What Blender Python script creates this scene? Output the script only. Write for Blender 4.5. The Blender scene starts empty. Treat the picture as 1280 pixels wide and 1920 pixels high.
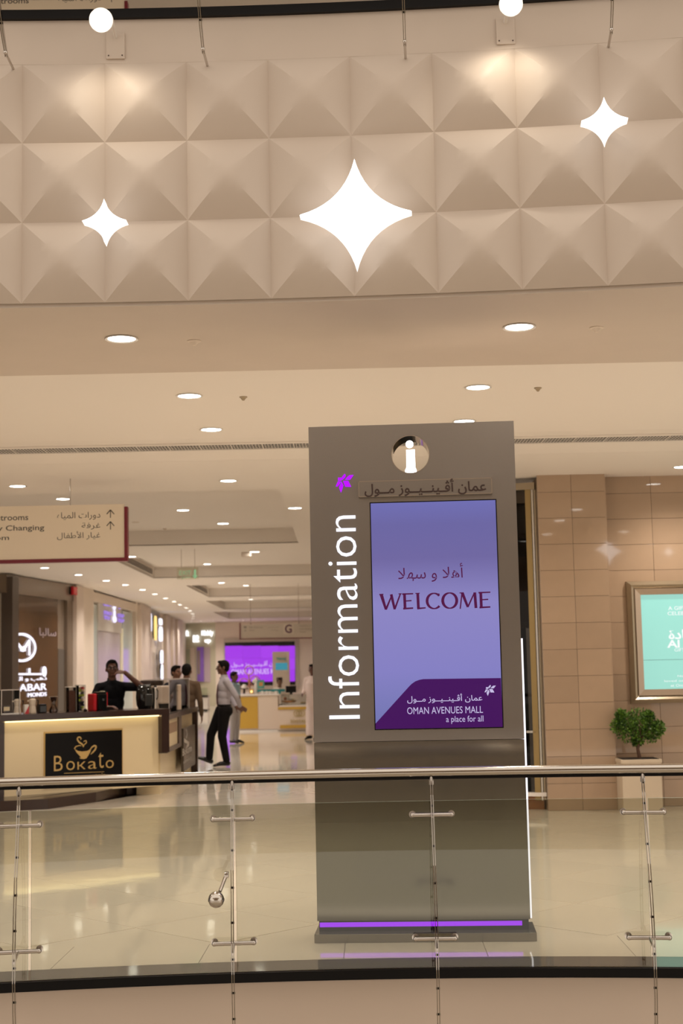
import bpy, bmesh, math, random, unicodedata
from mathutils import Vector, Matrix
random.seed(7)
SC = bpy.context.scene; COL = SC.collection
PI = math.pi
# ------------------------------------------------------------------ camera
F, PITCH, ROLL, EYE = 2667.0, math.radians(6.2), math.radians(-1.17), 1.65
cam = bpy.data.cameras.new('camera'); cam.sensor_fit = 'VERTICAL'; cam.sensor_height = 36.0
cam.lens = 36.0 * F / 1920.0; cam.clip_start = 0.05; cam.clip_end = 300
cam.dof.use_dof = True; cam.dof.focus_distance = 8.7; cam.dof.aperture_fstop = 3.2
camo = bpy.data.objects.new('camera', cam); COL.objects.link(camo)
R3 = Matrix.Rotation(PI / 2 + PITCH, 3, 'X') @ Matrix.Rotation(ROLL, 3, 'Z')
camo.matrix_world = Matrix.Translation((0, 0, EYE)) @ R3.to_4x4()
SC.camera = camo
# ------------------------------------------------------------------ world and exposure
w = bpy.data.worlds.new('hall_light'); SC.world = w; w.use_nodes = True
w.node_tree.nodes['Background'].inputs[0].default_value = (1.0, 0.87, 0.74, 1)
w.node_tree.nodes['Background'].inputs[1].default_value = 1.15
SC.view_settings.view_transform = 'Standard'; SC.view_settings.look = 'None'
SC.view_settings.exposure = 0.0; SC.view_settings.gamma = 1.0
DOWN_W = 158.0        # watts of one recessed downlight
# ------------------------------------------------------------------ photo geometry helpers (used once, to find real positions)
def ray(x, y): return R3 @ Vector(((x - 640) / F, -(y - 960) / F, -1.0))
def atz(x, y, z):
    v = ray(x, y); t = (z - EYE) / v.z; return Vector((0, 0, EYE)) + v * t
def aty(x, y, Y):
    v = ray(x, y); t = Y / v.y; return Vector((0, 0, EYE)) + v * t
class Pl:
    """a vertical plane through A and B (plan points, left to right as seen); off moves it toward the viewer"""
    def __init__(s, A, B, off=0.0):
        a = Vector((A[0], A[1], 0)); b = Vector((B[0], B[1], 0)); s.L = (b - a).length
        s.d = (b - a).normalized(); s.n = s.d.cross(Vector((0, 0, 1))); s.A = a + s.n * off
        s.M = Matrix((s.d, Vector((0, 0, 1)), s.n)).transposed().to_4x4(); s.M.translation = s.A
        s.a2, s.b2 = A, B
    def off(s, o): q = Pl(s.a2, s.b2); q.A = s.A + s.n * o; q.M = s.M.copy(); q.M.translation = q.A; return q
    def uv(s, x, y):
        v = ray(x, y); o = Vector((0, 0, EYE)); t = (s.A - o).dot(s.n) / v.dot(s.n); p = o + v * t
        return ((p - s.A).dot(s.d), p.z)
    def w(s, u, z, n=0): return s.A + s.d * u + Vector((0, 0, z)) + s.n * n
    def rz(s): return math.atan2(s.d.y, s.d.x)
# ------------------------------------------------------------------ materials
MATS = {}
def mat(name, col, rough=0.5, metal=0.0, emit=None, es=0.0, spec=0.5, noise=0.0, nscale=6.0, bump=0.0, bscale=20.0,
        rnd=0.0, coat=0.0, bdist=0.02):
    if name in MATS: return MATS[name]
    m = bpy.data.materials.new(name); m.use_nodes = True; nt = m.node_tree; b = nt.nodes['Principled BSDF']
    b.inputs['Base Color'].default_value = (*col, 1); b.inputs['Roughness'].default_value = rough
    b.inputs['Metallic'].default_value = metal; b.inputs['Specular IOR Level'].default_value = spec
    b.inputs['Coat Weight'].default_value = coat; b.inputs['Coat Roughness'].default_value = 0.03
    if emit:
        b.inputs['Emission Color'].default_value = (*emit, 1); b.inputs['Emission Strength'].default_value = es
    tc = nt.nodes.new('ShaderNodeTexCoord')
    last = None
    if noise:
        n = nt.nodes.new('ShaderNodeTexNoise'); n.inputs['Scale'].default_value = nscale; n.inputs['Detail'].default_value = 5
        nt.links.new(tc.outputs['Object'], n.inputs['Vector'])
        mx = nt.nodes.new('ShaderNodeMixRGB'); mx.blend_type = 'MULTIPLY'; mx.inputs[0].default_value = noise
        mx.inputs[1].default_value = (*col, 1); nt.links.new(n.outputs['Color'], mx.inputs[2])
        cr = nt.nodes.new('ShaderNodeMapRange'); nt.links.new(n.outputs['Fac'], cr.inputs[0])
        cr.inputs[3].default_value = 0.6; cr.inputs[4].default_value = 1.3
        nt.links.new(cr.outputs[0], mx.inputs[2]); last = mx.outputs[0]
    if rnd:
        oi = nt.nodes.new('ShaderNodeObjectInfo'); mr = nt.nodes.new('ShaderNodeMapRange')
        nt.links.new(oi.outputs['Random'], mr.inputs[0]); mr.inputs[3].default_value = 1 - rnd; mr.inputs[4].default_value = 1 + rnd * .3
        m2 = nt.nodes.new('ShaderNodeMixRGB'); m2.blend_type = 'MULTIPLY'; m2.inputs[0].default_value = 1
        m2.inputs[1].default_value = (*col, 1)
        if last: nt.links.new(last, m2.inputs[1])
        nt.links.new(mr.outputs[0], m2.inputs[2]); last = m2.outputs[0]
    if last: nt.links.new(last, b.inputs['Base Color'])
    if bump:
        n = nt.nodes.new('ShaderNodeTexNoise'); n.inputs['Scale'].default_value = bscale; n.inputs['Detail'].default_value = 2
        g = nt.nodes.new('ShaderNodeNewGeometry'); nt.links.new(g.outputs['Position'], n.inputs['Vector'])
        bp = nt.nodes.new('ShaderNodeBump'); bp.inputs['Strength'].default_value = bump; bp.inputs['Distance'].default_value = bdist
        nt.links.new(n.outputs['Fac'], bp.inputs['Height']); nt.links.new(bp.outputs[0], b.inputs['Normal'])
    MATS[name] = m; return m
def glow(name, col, s): return mat(name, (0.01, 0.01, 0.01), 0.35, emit=col, es=s, spec=0.15)
def glass(name, tint, gl=0.06, rough=0.0, ior=1.45):
    if name in MATS: return MATS[name]
    m = bpy.data.materials.new(name); m.use_nodes = True; nt = m.node_tree; nt.nodes.clear()
    o = nt.nodes.new('ShaderNodeOutputMaterial'); t = nt.nodes.new('ShaderNodeBsdfTransparent'); t.inputs[0].default_value = (*tint, 1)
    g = nt.nodes.new('ShaderNodeBsdfGlossy'); g.inputs['Roughness'].default_value = rough
    fr = nt.nodes.new('ShaderNodeFresnel'); fr.inputs[0].default_value = ior
    ad = nt.nodes.new('ShaderNodeMath'); ad.operation = 'ADD'; ad.inputs[1].default_value = gl; ad.use_clamp = True
    mx = nt.nodes.new('ShaderNodeMixShader'); nt.links.new(fr.outputs[0], ad.inputs[0]); nt.links.new(ad.outputs[0], mx.inputs[0])
    nt.links.new(t.outputs[0], mx.inputs[1]); nt.links.new(g.outputs[0], mx.inputs[2]); nt.links.new(mx.outputs[0], o.inputs[0])
    MATS[name] = m; return m
PAINT = mat('warm_white_paint', (0.70, 0.60, 0.50), 0.6)
CEIL = mat('ceiling_paint', (0.80, 0.735, 0.665), 0.65)
PYR = mat('cast_panel_beige', (0.60, 0.51, 0.43), 0.55, noise=0.12, nscale=3)
FLOORM = mat('polished_cream_tile', (0.67, 0.60, 0.50), 0.055, spec=0.6, noise=0.10, nscale=1.3, rnd=0.05, bump=0.10, bscale=2.2, bdist=0.012)
JOINT = mat('tile_joint', (0.22, 0.18, 0.14), 0.5)
GRAN = mat('dark_granite', (0.055, 0.042, 0.034), 0.06, spec=0.9, noise=0.4, nscale=60)
BLACKR = mat('black_rubber', (0.006, 0.005, 0.005), 0.4, spec=0.15)
CHROME = mat('polished_steel', (0.60, 0.56, 0.51), 0.10, 1.0)
POSTM = mat('post_steel', (0.36, 0.33, 0.30), 0.12, 1.0)
STEEL = mat('brushed_steel', (0.62, 0.58, 0.54), 0.2, 1.0)
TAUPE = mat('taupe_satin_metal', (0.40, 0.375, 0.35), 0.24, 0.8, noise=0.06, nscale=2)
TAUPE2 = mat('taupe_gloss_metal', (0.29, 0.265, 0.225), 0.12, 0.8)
STONE = mat('brown_limestone', (0.40, 0.285, 0.195), 0.035, spec=0.5, noise=0.22, nscale=5, rnd=0.10)
BRONZE = mat('bronze_frame', (0.36, 0.29, 0.20), 0.3, 0.6)
WHITE_E = glow('white_light', (1, 1, 1), 6.0)
LENS_E = glow('warm_lens_light', (1.0, 0.96, 0.88), 14.0)
VIOLET_E = glow('violet_light', (0.35, 0.02, 1.0), 1.5)
WHITE = mat('white_lacquer', (0.8, 0.75, 0.7), 0.25)
DARKBR = mat('dark_brown_laminate', (0.035, 0.017, 0.013), 0.2)
CREAM = mat('cream_laminate', (0.80, 0.66, 0.42), 0.3)
BLACK = mat('gloss_black', (0.006, 0.006, 0.006), 0.12)
GOLD = mat('gold_lettering', (0.60, 0.40, 0.14), 0.35, 0.3)
RED = mat('red_plastic', (0.55, 0.01, 0.02), 0.25)
ACRYL = glass('clear_acrylic', (0.975, 0.975, 0.975), 0.0, ior=1.12)
GREEN_GL = glass('greenish_glass', (0.80, 0.805, 0.75), 0.015)
DKTXT = mat('dark_print', (0.05, 0.025, 0.02), 0.5)
MAROON = mat('maroon_edge', (0.16, 0.008, 0.02), 0.35)
# ------------------------------------------------------------------ object helpers
WM = {}
def wm(o): return WM.get(o.name, Matrix.Identity(4))
def tag(o, label=None, cat=None, group=None, kind=None):
    if label: o['label'] = label
    if cat: o['category'] = cat
    if group: o['group'] = group
    if kind: o['kind'] = kind
    return o
def place(o, M, parent=None):
    COL.objects.link(o) if o.name not in COL.objects else None
    WM[o.name] = M
    if parent: o.parent = parent; o.matrix_parent_inverse = wm(parent).inverted()
    o.matrix_basis = M
    return o
def thing(name, loc, label, cat, group=None, rz=0, kind=None):
    o = bpy.data.objects.new(name, None); o.empty_display_size = .1
    place(o, Matrix.Translation(loc) @ Matrix.Rotation(rz, 4, 'Z')); return tag(o, label, cat, group, kind)
def emptys(name, kind='structure'):
    o = bpy.data.objects.new(name, None); place(o, Matrix.Identity(4)); o['kind'] = kind; return o
def I(loc=(0, 0, 0), rz=0): return Matrix.Translation(loc) @ Matrix.Rotation(rz, 4, 'Z')
def dup(root, loc, rz=0, **kw):
    r = root.copy(); COL.objects.link(r); r.matrix_basis = I(loc, rz); WM[r.name] = r.matrix_basis.copy()
    for k, v in kw.items(): r[k] = v
    inv = root_basis[root.name].inverted()
    for ch in root.children:
        c = ch.copy(); COL.objects.link(c); c.parent = r
        c.matrix_parent_inverse = inv; c.matrix_basis = ch.matrix_basis
        for g in ch.children:
            d = g.copy(); COL.objects.link(d); d.parent = c
            d.matrix_parent_inverse = g.matrix_parent_inverse; d.matrix_basis = g.matrix_basis
    return r
root_basis = {}
def proto(o): root_basis[o.name] = o.matrix_basis.copy(); return o
class MB:
    def __init__(s): s.b = bmesh.new()
    def box(s, x0, x1, y0, y1, z0, z1, M=None, bev=0):
        r = bmesh.ops.create_cube(s.b, size=1); vs = r['verts']
        for v in vs: v.co = Vector(((x0 + x1) / 2 + v.co.x * (x1 - x0), (y0 + y1) / 2 + v.co.y * (y1 - y0), (z0 + z1) / 2 + v.co.z * (z1 - z0)))
        if bev:
            es = list({e for v in vs for e in v.link_edges})
            g = bmesh.ops.bevel(s.b, geom=es, offset=bev, segments=2, affect='EDGES', profile=.5); vs = list({v for f in g['faces'] for v in f.verts} | {v for v in vs if v.is_valid})
        if M: bmesh.ops.transform(s.b, matrix=M, verts=vs)
        return s
    def prism(s, pts, z0, z1, M=None):
        """polygon in local xy extruded along z"""
        a = [s.b.verts.new((p[0], p[1], z0)) for p in pts]; b = [s.b.verts.new((p[0], p[1], z1)) for p in pts]; n = len(pts)
        try: s.b.faces.new(a[::-1]); s.b.faces.new(b)
        except ValueError: pass
        for i in range(n): s.b.faces.new((a[i], a[(i + 1) % n], b[(i + 1) % n], b[i]))
        if M: bmesh.ops.transform(s.b, matrix=M, verts=a + b)
        return s
    def tube(s, pts, r, seg=10, cap=True):
        pts = [Vector(p) for p in pts]; n = len(pts); rr = r if isinstance(r, (list, tuple)) else [r] * n
        rings = []; up = None
        for i, p in enumerate(pts):
            t = (pts[min(i + 1, n - 1)] - pts[max(i - 1, 0)]).normalized()
            if up is None: up = Vector((0, 0, 1)) if abs(t.z) < .9 else Vector((0, 1, 0))
            a = t.cross(up).normalized(); b = a.cross(t); up = b
            rings.append([s.b.verts.new(p + (a * math.cos(2 * PI * k / seg) + b * math.sin(2 * PI * k / seg)) * rr[i]) for k in range(seg)])
        for i in range(n - 1):
            for k in range(seg): s.b.faces.new((rings[i][k], rings[i][(k + 1) % seg], rings[i + 1][(k + 1) % seg], rings[i + 1][k]))
        if cap: s.b.faces.new(rings[0][::-1]); s.b.faces.new(rings[-1])
        return s
    def lathe(s, prof, seg=20, M=None, cap=True):
        rings = [[s.b.verts.new((r * math.cos(2 * PI * k / seg), r * math.sin(2 * PI * k / seg), z)) for k in range(seg)] for r, z in prof]
        for i in range(len(rings) - 1):
            for k in range(seg): s.b.faces.new((rings[i][k], rings[i][(k + 1) % seg], rings[i + 1][(k + 1) % seg], rings[i + 1][k]))
        if cap: s.b.faces.new(rings[0][::-1]); s.b.faces.new(rings[-1])
        if M: bmesh.ops.transform(s.b, matrix=M, verts=[v for r in rings for v in r])
        return s
    def ell(s, c, r, M=None, seg=16):
        q = bmesh.ops.create_uvsphere(s.b, u_segments=seg, v_segments=max(6, seg * 2 // 3), radius=1)
        T = Matrix.Translation(c) @ (M.to_4x4() if M else Matrix.Identity(4)) @ Matrix.Diagonal((*((r,) * 3 if isinstance(r, (int, float)) else r), 1))
        bmesh.ops.transform(s.b, matrix=T, verts=q['verts']); return s
    def cap(s, a, b, ra, rb, seg=12):
        a, b = Vector(a), Vector(b); s.ell(a, ra, seg=seg); s.ell(b, rb, seg=seg)
        if (b - a).length > 1e-5: s.tube([a, b], [ra, rb], seg)
        return s
    def mesh(s, name, m, smooth=None):
        bmesh.ops.recalc_face_normals(s.b, faces=s.b.faces)
        me = bpy.data.meshes.new(name); s.b.to_mesh(me); s.b.free(); me.materials.append(m)
        if smooth is not None:
            me.polygons.foreach_set('use_smooth', [True] * len(me.polygons))
            if smooth < 180: me.set_sharp_from_angle(angle=math.radians(smooth))
        return me
    def build(s, name, m, parent=None, M=None, smooth=None):
        return ob(name, s.mesh(name, m, smooth), parent, M)
def ob(name, me, parent=None, M=None):
    o = bpy.data.objects.new(name, me); return place(o, M or Matrix.Identity(4), parent)
def struct(o): o['kind'] = 'structure'; return o
def fill(name, loops, ext, m, parent=None, M=None, bev=0):
    """filled outline with holes (2D curve), local xy, thickness ext centred on z=0"""
    c = bpy.data.curves.new(name, 'CURVE'); c.dimensions = '2D'; c.fill_mode = 'BOTH'; c.extrude = ext / 2
    for L in loops:
        sp = c.splines.new('POLY'); sp.points.add(len(L) - 1); sp.use_cyclic_u = True
        for p, q in zip(sp.points, L): p.co = (q[0], q[1], 0, 1)
    t = bpy.data.objects.new('t', c); COL.objects.link(t); dg = bpy.context.evaluated_depsgraph_get()
    me = bpy.data.meshes.new_from_object(t.evaluated_get(dg)); bpy.data.objects.remove(t); bpy.data.curves.remove(c)
    me.name = name; me.materials.clear(); me.materials.append(m)
    return ob(name, me, parent, M)
# ------------------------------------------------------------------ lettering (built in font; Arabic joined by presentation forms)
FORMS = {}
for cp in list(range(0xFB50, 0xFDFF)) + list(range(0xFE70, 0xFEFD)):
    dcm = unicodedata.decomposition(chr(cp)).split()
    if len(dcm) >= 2 and dcm[0][1:-1] in ('isolated', 'initial', 'medial', 'final'):
        FORMS.setdefault(''.join(chr(int(x, 16)) for x in dcm[1:]), {})[dcm[0][1:-1]] = chr(cp)
def arab(t):
    toks = []; i = 0
    while i < len(t):
        if t[i:i + 2] in FORMS and t[i] == '\u0644' and len(t[i:i + 2]) == 2 and t[i + 1] in 'اأإآ': toks.append(t[i:i + 2]); i += 2
        else: toks.append(t[i]); i += 1
    def R(k): return k == '\u0640' or (k in FORMS and ('final' in FORMS[k] or 'medial' in FORMS[k]))
    def Lk(k): return k == '\u0640' or (k in FORMS and 'initial' in FORMS[k])
    out = []
    for j, k in enumerate(toks):
        p = j > 0 and Lk(toks[j - 1]) and R(k); n = j + 1 < len(toks) and Lk(k) and R(toks[j + 1])
        if k not in FORMS: out.append(k); continue
        f = FORMS[k]; out.append(f.get('medial' if p and n else 'final' if p else 'initial' if n else 'isolated', k))
    return ''.join(out[::-1])
def text_mesh(body, ext, off=0.0, align='LEFT', sp=1.0, lsp=1.0):
    c = bpy.data.curves.new('t', 'FONT'); c.body = body; c.extrude = 0; c.offset = off; c.align_x = align; c.space_character = sp
    c.space_line = lsp; c.resolution_u = 3
    t = bpy.data.objects.new('t', c); COL.objects.link(t); dg = bpy.context.evaluated_depsgraph_get()
    c.extrude = 0.05 if ext else 0
    dg.update()
    me = bpy.data.meshes.new_from_object(t.evaluated_get(dg)); bpy.data.objects.remove(t); bpy.data.curves.remove(c)
    return me
def text(name, body, m, pl, box, parent, ext=0.004, off=0.0, align='LEFT', rot=False, sp=1.0, lsp=1.0, label=None):
    """lettering fitted to the rectangle seen at pixel box (x0,y0,x1,y1) on plane pl; rot = reading upwards"""
    me = text_mesh(body, ext, off, align, sp, lsp)
    xs = [v.co.x for v in me.vertices]; ys = [v.co.y for v in me.vertices]
    x0, y0, x1, y1 = box
    if rot:
        ul, zl = pl.uv((x0 + x1) / 2, y1); ur, zr = pl.uv((x0 + x1) / 2, y0); ua, _ = pl.uv(x0, (y0 + y1) / 2); ub, _ = pl.uv(x1, (y0 + y1) / 2)
        W = zr - zl; Hh = ub - ua
        for v in me.vertices:
            a = (v.co.x - min(xs)) / (max(xs) - min(xs)) * W; b = (v.co.y - min(ys)) / (max(ys) - min(ys)) * Hh
            v.co = Vector((ub - b, zl + a, (ext if v.co.z > 0 else 0)))
    else:
        ul, _ = pl.uv(x0, (y0 + y1) / 2); ur, _ = pl.uv(x1, (y0 + y1) / 2); _, zt = pl.uv((x0 + x1) / 2, y0); _, zb = pl.uv((x0 + x1) / 2, y1)
        for v in me.vertices:
            v.co = Vector((ul + (v.co.x - min(xs)) / (max(xs) - min(xs)) * (ur - ul), zb + (v.co.y - min(ys)) / (max(ys) - min(ys)) * (zt - zb), (ext if v.co.z > 0 else 0)))
    me.materials.clear(); me.materials.append(m); me.name = name
    o = ob(name, me, parent, pl.M)
    if label: o['label'] = label
    return o
def ppoly(name, px, m, pl, parent=None, t=0.01, z0=0.0):
    """a slab on plane pl whose outline is given in pixels, t thick towards the viewer"""
    b = MB(); b.prism([pl.uv(*p) for p in px], z0, z0 + t); return b.build(name, m, parent, pl.M)
def prect(name, x0, y0, x1, y1, m, pl, parent=None, t=0.01, z0=0.0, bev=0, smooth=None):
    xm, ym = (x0 + x1) / 2, (y0 + y1) / 2
    u0, u1 = pl.uv(x0, ym)[0], pl.uv(x1, ym)[0]; za, zb = pl.uv(xm, y1)[1], pl.uv(xm, y0)[1]
    b = MB(); b.box(u0, u1, za, zb, z0, z0 + t, bev=bev); return b.build(name, m, parent, pl.M, smooth)
def stroke(b, p, q, w0, w1, z0, z1):
    p, q = Vector(p), Vector(q); d = (q - p).normalized(); n = Vector((-d.y, d.x))
    b.prism([p + n * w0 / 2, q + n * w1 / 2, q - n * w1 / 2, p - n * w0 / 2], z0, z1)
def arc(b, c, rx, ry, a0, a1, w, z0, z1, n=20):
    """stroke along an ellipse arc; w(t) width"""
    P = []
    for i in range(n + 1):
        a = math.radians(a0 + (a1 - a0) * i / n); ww = w(a)
        P.append((a, ww))
    for i in range(n):
        q = []
        for (a, ww), s in ((P[i], -1), (P[i + 1], -1), (P[i + 1], 1), (P[i], 1)):
            q.append((c[0] + (rx + s * ww / 2) * math.cos(a), c[1] + (ry + s * ww / 2) * math.sin(a)))
        b.prism(q, z0, z1)
# ================================================================== SETTING
ZC = 3.76
LC, LR = (0.05, -4.3), 12.33        # plan circle of the lower gallery edge
UC, UR = (-1.1, -16.3), 24.36       # plan circle of the upper gallery edge
def lo(x, off=0.0):                 # point on the lower edge; off grows toward the camera
    r = LR - off; return Vector((x, LC[1] + math.sqrt(r * r - (x - LC[0]) ** 2), 0))
def up(x, off=0.0):
    r = UR - off; return Vector((x, UC[1] + math.sqrt(r * r - (x - UC[0]) ** 2), 0))
XS = [-9 + .3 * i for i in range(61)]
def band(name, fn, offa, offb, z0, z1, m, parent=None):
    """curved strip following an edge: offa (front) to offb (back), z0..z1"""
    b = MB(); rows = []
    for x in XS:
        a = fn(x, offa); c = fn(x, offb)
        rows.append([b.b.verts.new((p.x, p.y, z)) for p, z in ((a, z0), (a, z1), (c, z1), (c, z0))])
    for i in range(len(rows) - 1):
        for k in range(4): b.b.faces.new((rows[i][k], rows[i + 1][k], rows[i + 1][(k + 1) % 4], rows[i][(k + 1) % 4]))
    b.b.faces.new(rows[0]); b.b.faces.new(rows[-1][::-1])
    return b.build(name, m, parent, smooth=40)
floor = emptys('floor')
b = MB(); b.prism([tuple(lo(x, -.02).xy) for x in XS] + [(9, 69), (-15, 69), (-15, lo(-9).y)], -0.3, -0.004)
b.build('floor_bed', JOINT, floor)
# dark granite border, straight row of tiles, then tiles laid on the diagonal
band('granite_border', lo, 0.0, -.27, -.05, 0.0, GRAN, floor)
trim1 = struct(band('trim_1', lo, .02, -.02, -.055, -.004, BLACKR))
gr = 0.0022
for k in range(-7, 8):
    x0 = 0.41 + k * .82 - .45 + .0; b = MB(); n = 3
    xa = [x0 + .82 * i / n for i in range(n + 1)]; xa[0] += gr; xa[-1] -= gr
    fr = [tuple(lo(x, -.274).xy) for x in xa]; bk = [(x + .012, 8.83) for x in xa]
    b.prism(fr + bk[::-1], -.02, 0); b.build('floor_tile', FLOORM, floor)
T = .83; h = T / 2 ** .5 * 1.0
tile_me = None
b = MB(); q = h - gr * 1.5; b.prism([(q, 0), (0, q), (-q, 0), (0, -q)], -.02, 0); tile_me = b.mesh('floor_tile', FLOORM)
ox, oy = .38, 9.42
cnt = 0
for j in range(0, 26):
    for i in range(-16, 14):
        cx = ox + (2 * i + (j % 2)) * h; cy = oy + j * h
        if cx < -.27 * cy - .9 or cx > .27 * cy + .9 or cy > 21.5 or (cx > 2.2 and cy > 16.6): continue
        if cnt >= 284: break
        if cy - h < 8.832:
            top = MB(); pts = [(h * 1, 0), (0, h), (-h, 0)]
            cl = 8.832 - cy
            if cl >= 0: P = [(h - cl - gr, cl), (0, h - gr), (-h + cl + gr, cl)]
            else: P = [(h - gr, 0), (0, h - gr), (-h + gr, 0), (-h - cl + gr, cl), (h + cl - gr, cl)]
            if cl >= h - .02: continue
            top.prism(P, -.02, 0); top.build('floor_tile', FLOORM, floor, I((cx, cy, 0)))
        else: ob('floor_tile', tile_me, floor, I((cx, cy, 0)))
        cnt += 1
for s in range(0, 2):
    pass
yfar = 21.0 + h
b = MB()
for (xa, xb, ya, yb) in ((-15, 9, yfar + .45, 69),): b.box(xa, xb, ya, yb, -.02, -.0005)
b.box(-15, -6.6, 8.9, yfar + .45, -.02, -.0005); b.box(-9, 9, 8.83, 8.9, -.02, -.002); b.box(-6.6, 9, 8.9, yfar + .45, -.02, -.0022)
b.build('polished_floor', FLOORM, floor)
# lower fascia under the gallery edge
struct(band('wall_lower', lo, 0.0, -.25, -2.2, -.055, mat('fascia_paint', (0.62, 0.51, 0.42), 0.5)))
b = MB(); b.box(-16, 16, -14, 30, -5.7, -5.6); struct(b.build('floor_lower', mat('lower_floor', (0.6, 0.53, 0.42), .2)))  # unseen ground floor, added pale to bounce light upwards
# upper gallery edge: nosing, plain band, pyramid panels
struct(band('trim_2', up, .03, -.1, 5.485, 5.54, BLACKR))
fascia = emptys('wall_upper')
band('plain_band', up, 0.0, -.2, 5.215, 5.485, PYR, fascia)
band('backing_band', up, -.012, -.2, 3.775, 5.215, PYR, fascia)
CW = 0.482
def pyr_mesh(Hh):
    b = bmesh.new(); N = 12; V = {}
    for i in range(N + 1):
        for j in range(N + 1):
            u = -1 + 2 * i / N; v = -1 + 2 * j / N; mm = max(abs(u), abs(v))
            V[i, j] = b.verts.new((u * CW / 2, -Hh * (1 - mm ** 1.55), v * .24))
    for i in range(N):
        for j in range(N):
            u = i + .5 - N / 2; v = j + .5 - N / 2
            q = [V[i, j], V[i + 1, j], V[i + 1, j + 1], V[i, j + 1]]
            if (i == j): b.faces.new(q[:3]); b.faces.new((q[0], q[2], q[3]))
            elif (i + j == N - 1): b.faces.new((q[0], q[1], q[3])); b.faces.new((q[1], q[2], q[3]))
            else: b.faces.new(q)
    me = bpy.data.meshes.new('pyramid_panel'); b.to_mesh(me); b.free(); me.materials.append(PYR)
    me.polygons.foreach_set('use_smooth', [True] * len(me.polygons)); me.set_sharp_from_angle(angle=math.radians(28))
    return me
pm = pyr_mesh(.105)
# panel joints fall at measured angles round the arc
a0 = math.atan2(.100 - UC[0], 8.0 - UC[1]); da = CW / UR
PYR_N = 9
def upang(a, off=0): return Vector((UC[0] + (UR - off) * math.sin(a), UC[1] + (UR - off) * math.cos(a), 0))
for k in range(-PYR_N, PYR_N):
    a = a0 + (k + .5) * da; p = upang(a)
    for r in range(3):
        ob('pyramid_panel', pm, fascia, I((p.x, p.y, 5.215 - .24 - r * .48), -a))
# slab above the ceiling, upper floor
b = MB(); b.prism([tuple(up(x, -.2).xy) for x in XS] + [(9, 69), (-15, 69), (-15, 8)], 5.3, 5.54); struct(b.build('floor_upper', FLOORM))
b = MB(); b.box(-15, 9, 8.0, 40, 9.34, 9.5); struct(b.build('ceiling_upper', CEIL))
# lower ceiling with its recesses
rects = [(-7.5, 7.5, 13.05, 14.45), (-6.2, -.75, 16.9, 24.4), (-4.4, 1.4, 27.0, 33.1), (-4.0, 1.4, 36.2, 42.3), (-4.3, 1.4, 44.6, 51.2), (-4.9, 1.4, 53.4, 60.8)]
ceil = emptys('ceiling')
outer = [tuple(up(x, -.19).xy) for x in XS] + [(9, 69), (-15, 69), (-15, 8)]
near = [tuple(up(x, -.02).xy) for x in XS] + [(9, 9.9), (-9, 10.0)]
fill('ceiling_board', [outer] + [[(a, c), (b_, c), (b_, d), (a, d)] for a, b_, c, d in rects], .02, CEIL, ceil, I((0, 0, ZC + .03)))
b = MB(); b.prism(near, ZC - .005, ZC + .025); b.build('edge_soffit', PYR, ceil)
for i, (xa, xb, ya, yb) in enumerate(rects):
    hh = .26; b = MB()
    if i == 0:
        pr = [(ya - .02, .041), (ya, .021), (13.5, .056), (14.0, .056), (yb, .021), (yb + .02, .041), (14.0, .07), (13.5, .07)]
        b.prism(pr, xa, xb, Matrix(((0, 0, 1, 0), (1, 0, 0, 0), (0, 1, 0, ZC), (0, 0, 0, 1)))); b.build('ceiling_recess', CEIL, ceil); continue
    t = .02
    b.box(xa - t, xb + t, ya - t, yb + t, ZC + .02 + hh, ZC + .04 + hh)
    b.box(xa - t, xb + t, ya - t, ya, ZC + .03, ZC + .03 + hh); b.box(xa - t, xb + t, yb, yb + t, ZC + .03, ZC + .03 + hh)
    b.box(xa - t, xa, ya, yb, ZC + .03, ZC + .03 + hh); b.box(xb, xb + t, ya, yb, ZC + .03, ZC + .03 + hh)
    b.build('ceiling_recess', CEIL, ceil)
# ---- walls
def wall(name, A, B, z0, z1, m, t=.12, kind=True):
    pl = Pl(A, B); b = MB(); b.box(0, pl.L, z0, z1, -t, 0); o = b.build(name, m, None, pl.M)
    if kind: struct(o)
    return o
W0, W1, W2, W3, W4, W5, W6, W7 = (-7.15, 30.5), (-6.60, 34.6), (-6.52, 37.2), (-6.46, 44.4), (-6.64, 48.5), (-6.84, 53.1), (-7.30, 66.0), (-5.85, 65.0)
wall('wall_left', (-15, 30.2), W0, 0, ZC + .03, PAINT)
wall('wall_pier', W1, W2, 0, ZC + .03, PAINT)
wall('wall_mid_left', W3, W4, 0, ZC + .03, PAINT)
wall('wall_far_left', W5, W6, 0, ZC + .03, PAINT)
wall('wall_far', (-5.85, 65), (4, 65), 0, ZC + .03, PAINT)
wall('wall_side', (-14.9, 8.3), (-14.9, 30.2), 0, ZC + .03, PAINT)
wall('wall_corridor', (2.3, 64.5), (2.3, 19.0), 0, ZC + .03, PAINT)
b = MB(); b.box(3.0, 9, 16.43, 16.6, 0, ZC + .02); struct(b.build('wall_right', mat('stone_joint', (.20, .14, .09), .5)))
wr = emptys('wall_stone')
ROW = .2985; b = MB(); b.box(-.292, .292, -.02, 0, -ROW / 2 + .0015, ROW / 2 - .0015, bev=.002); tw = b.mesh('stone_tile', STONE)
b = MB(); b.box(-.193, .193, -.02, 0, -ROW / 2 + .0015, ROW / 2 - .0015, bev=.002); tp = b.mesh('stone_tile', STONE)
pil = emptys('wall_pilaster')
b = MB(); b.box(2.245, 3.005, 16.16, 16.6, 0, ZC + .0); b.build('pilaster_core', mat('stone_joint', (.2,) * 3), pil)
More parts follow.
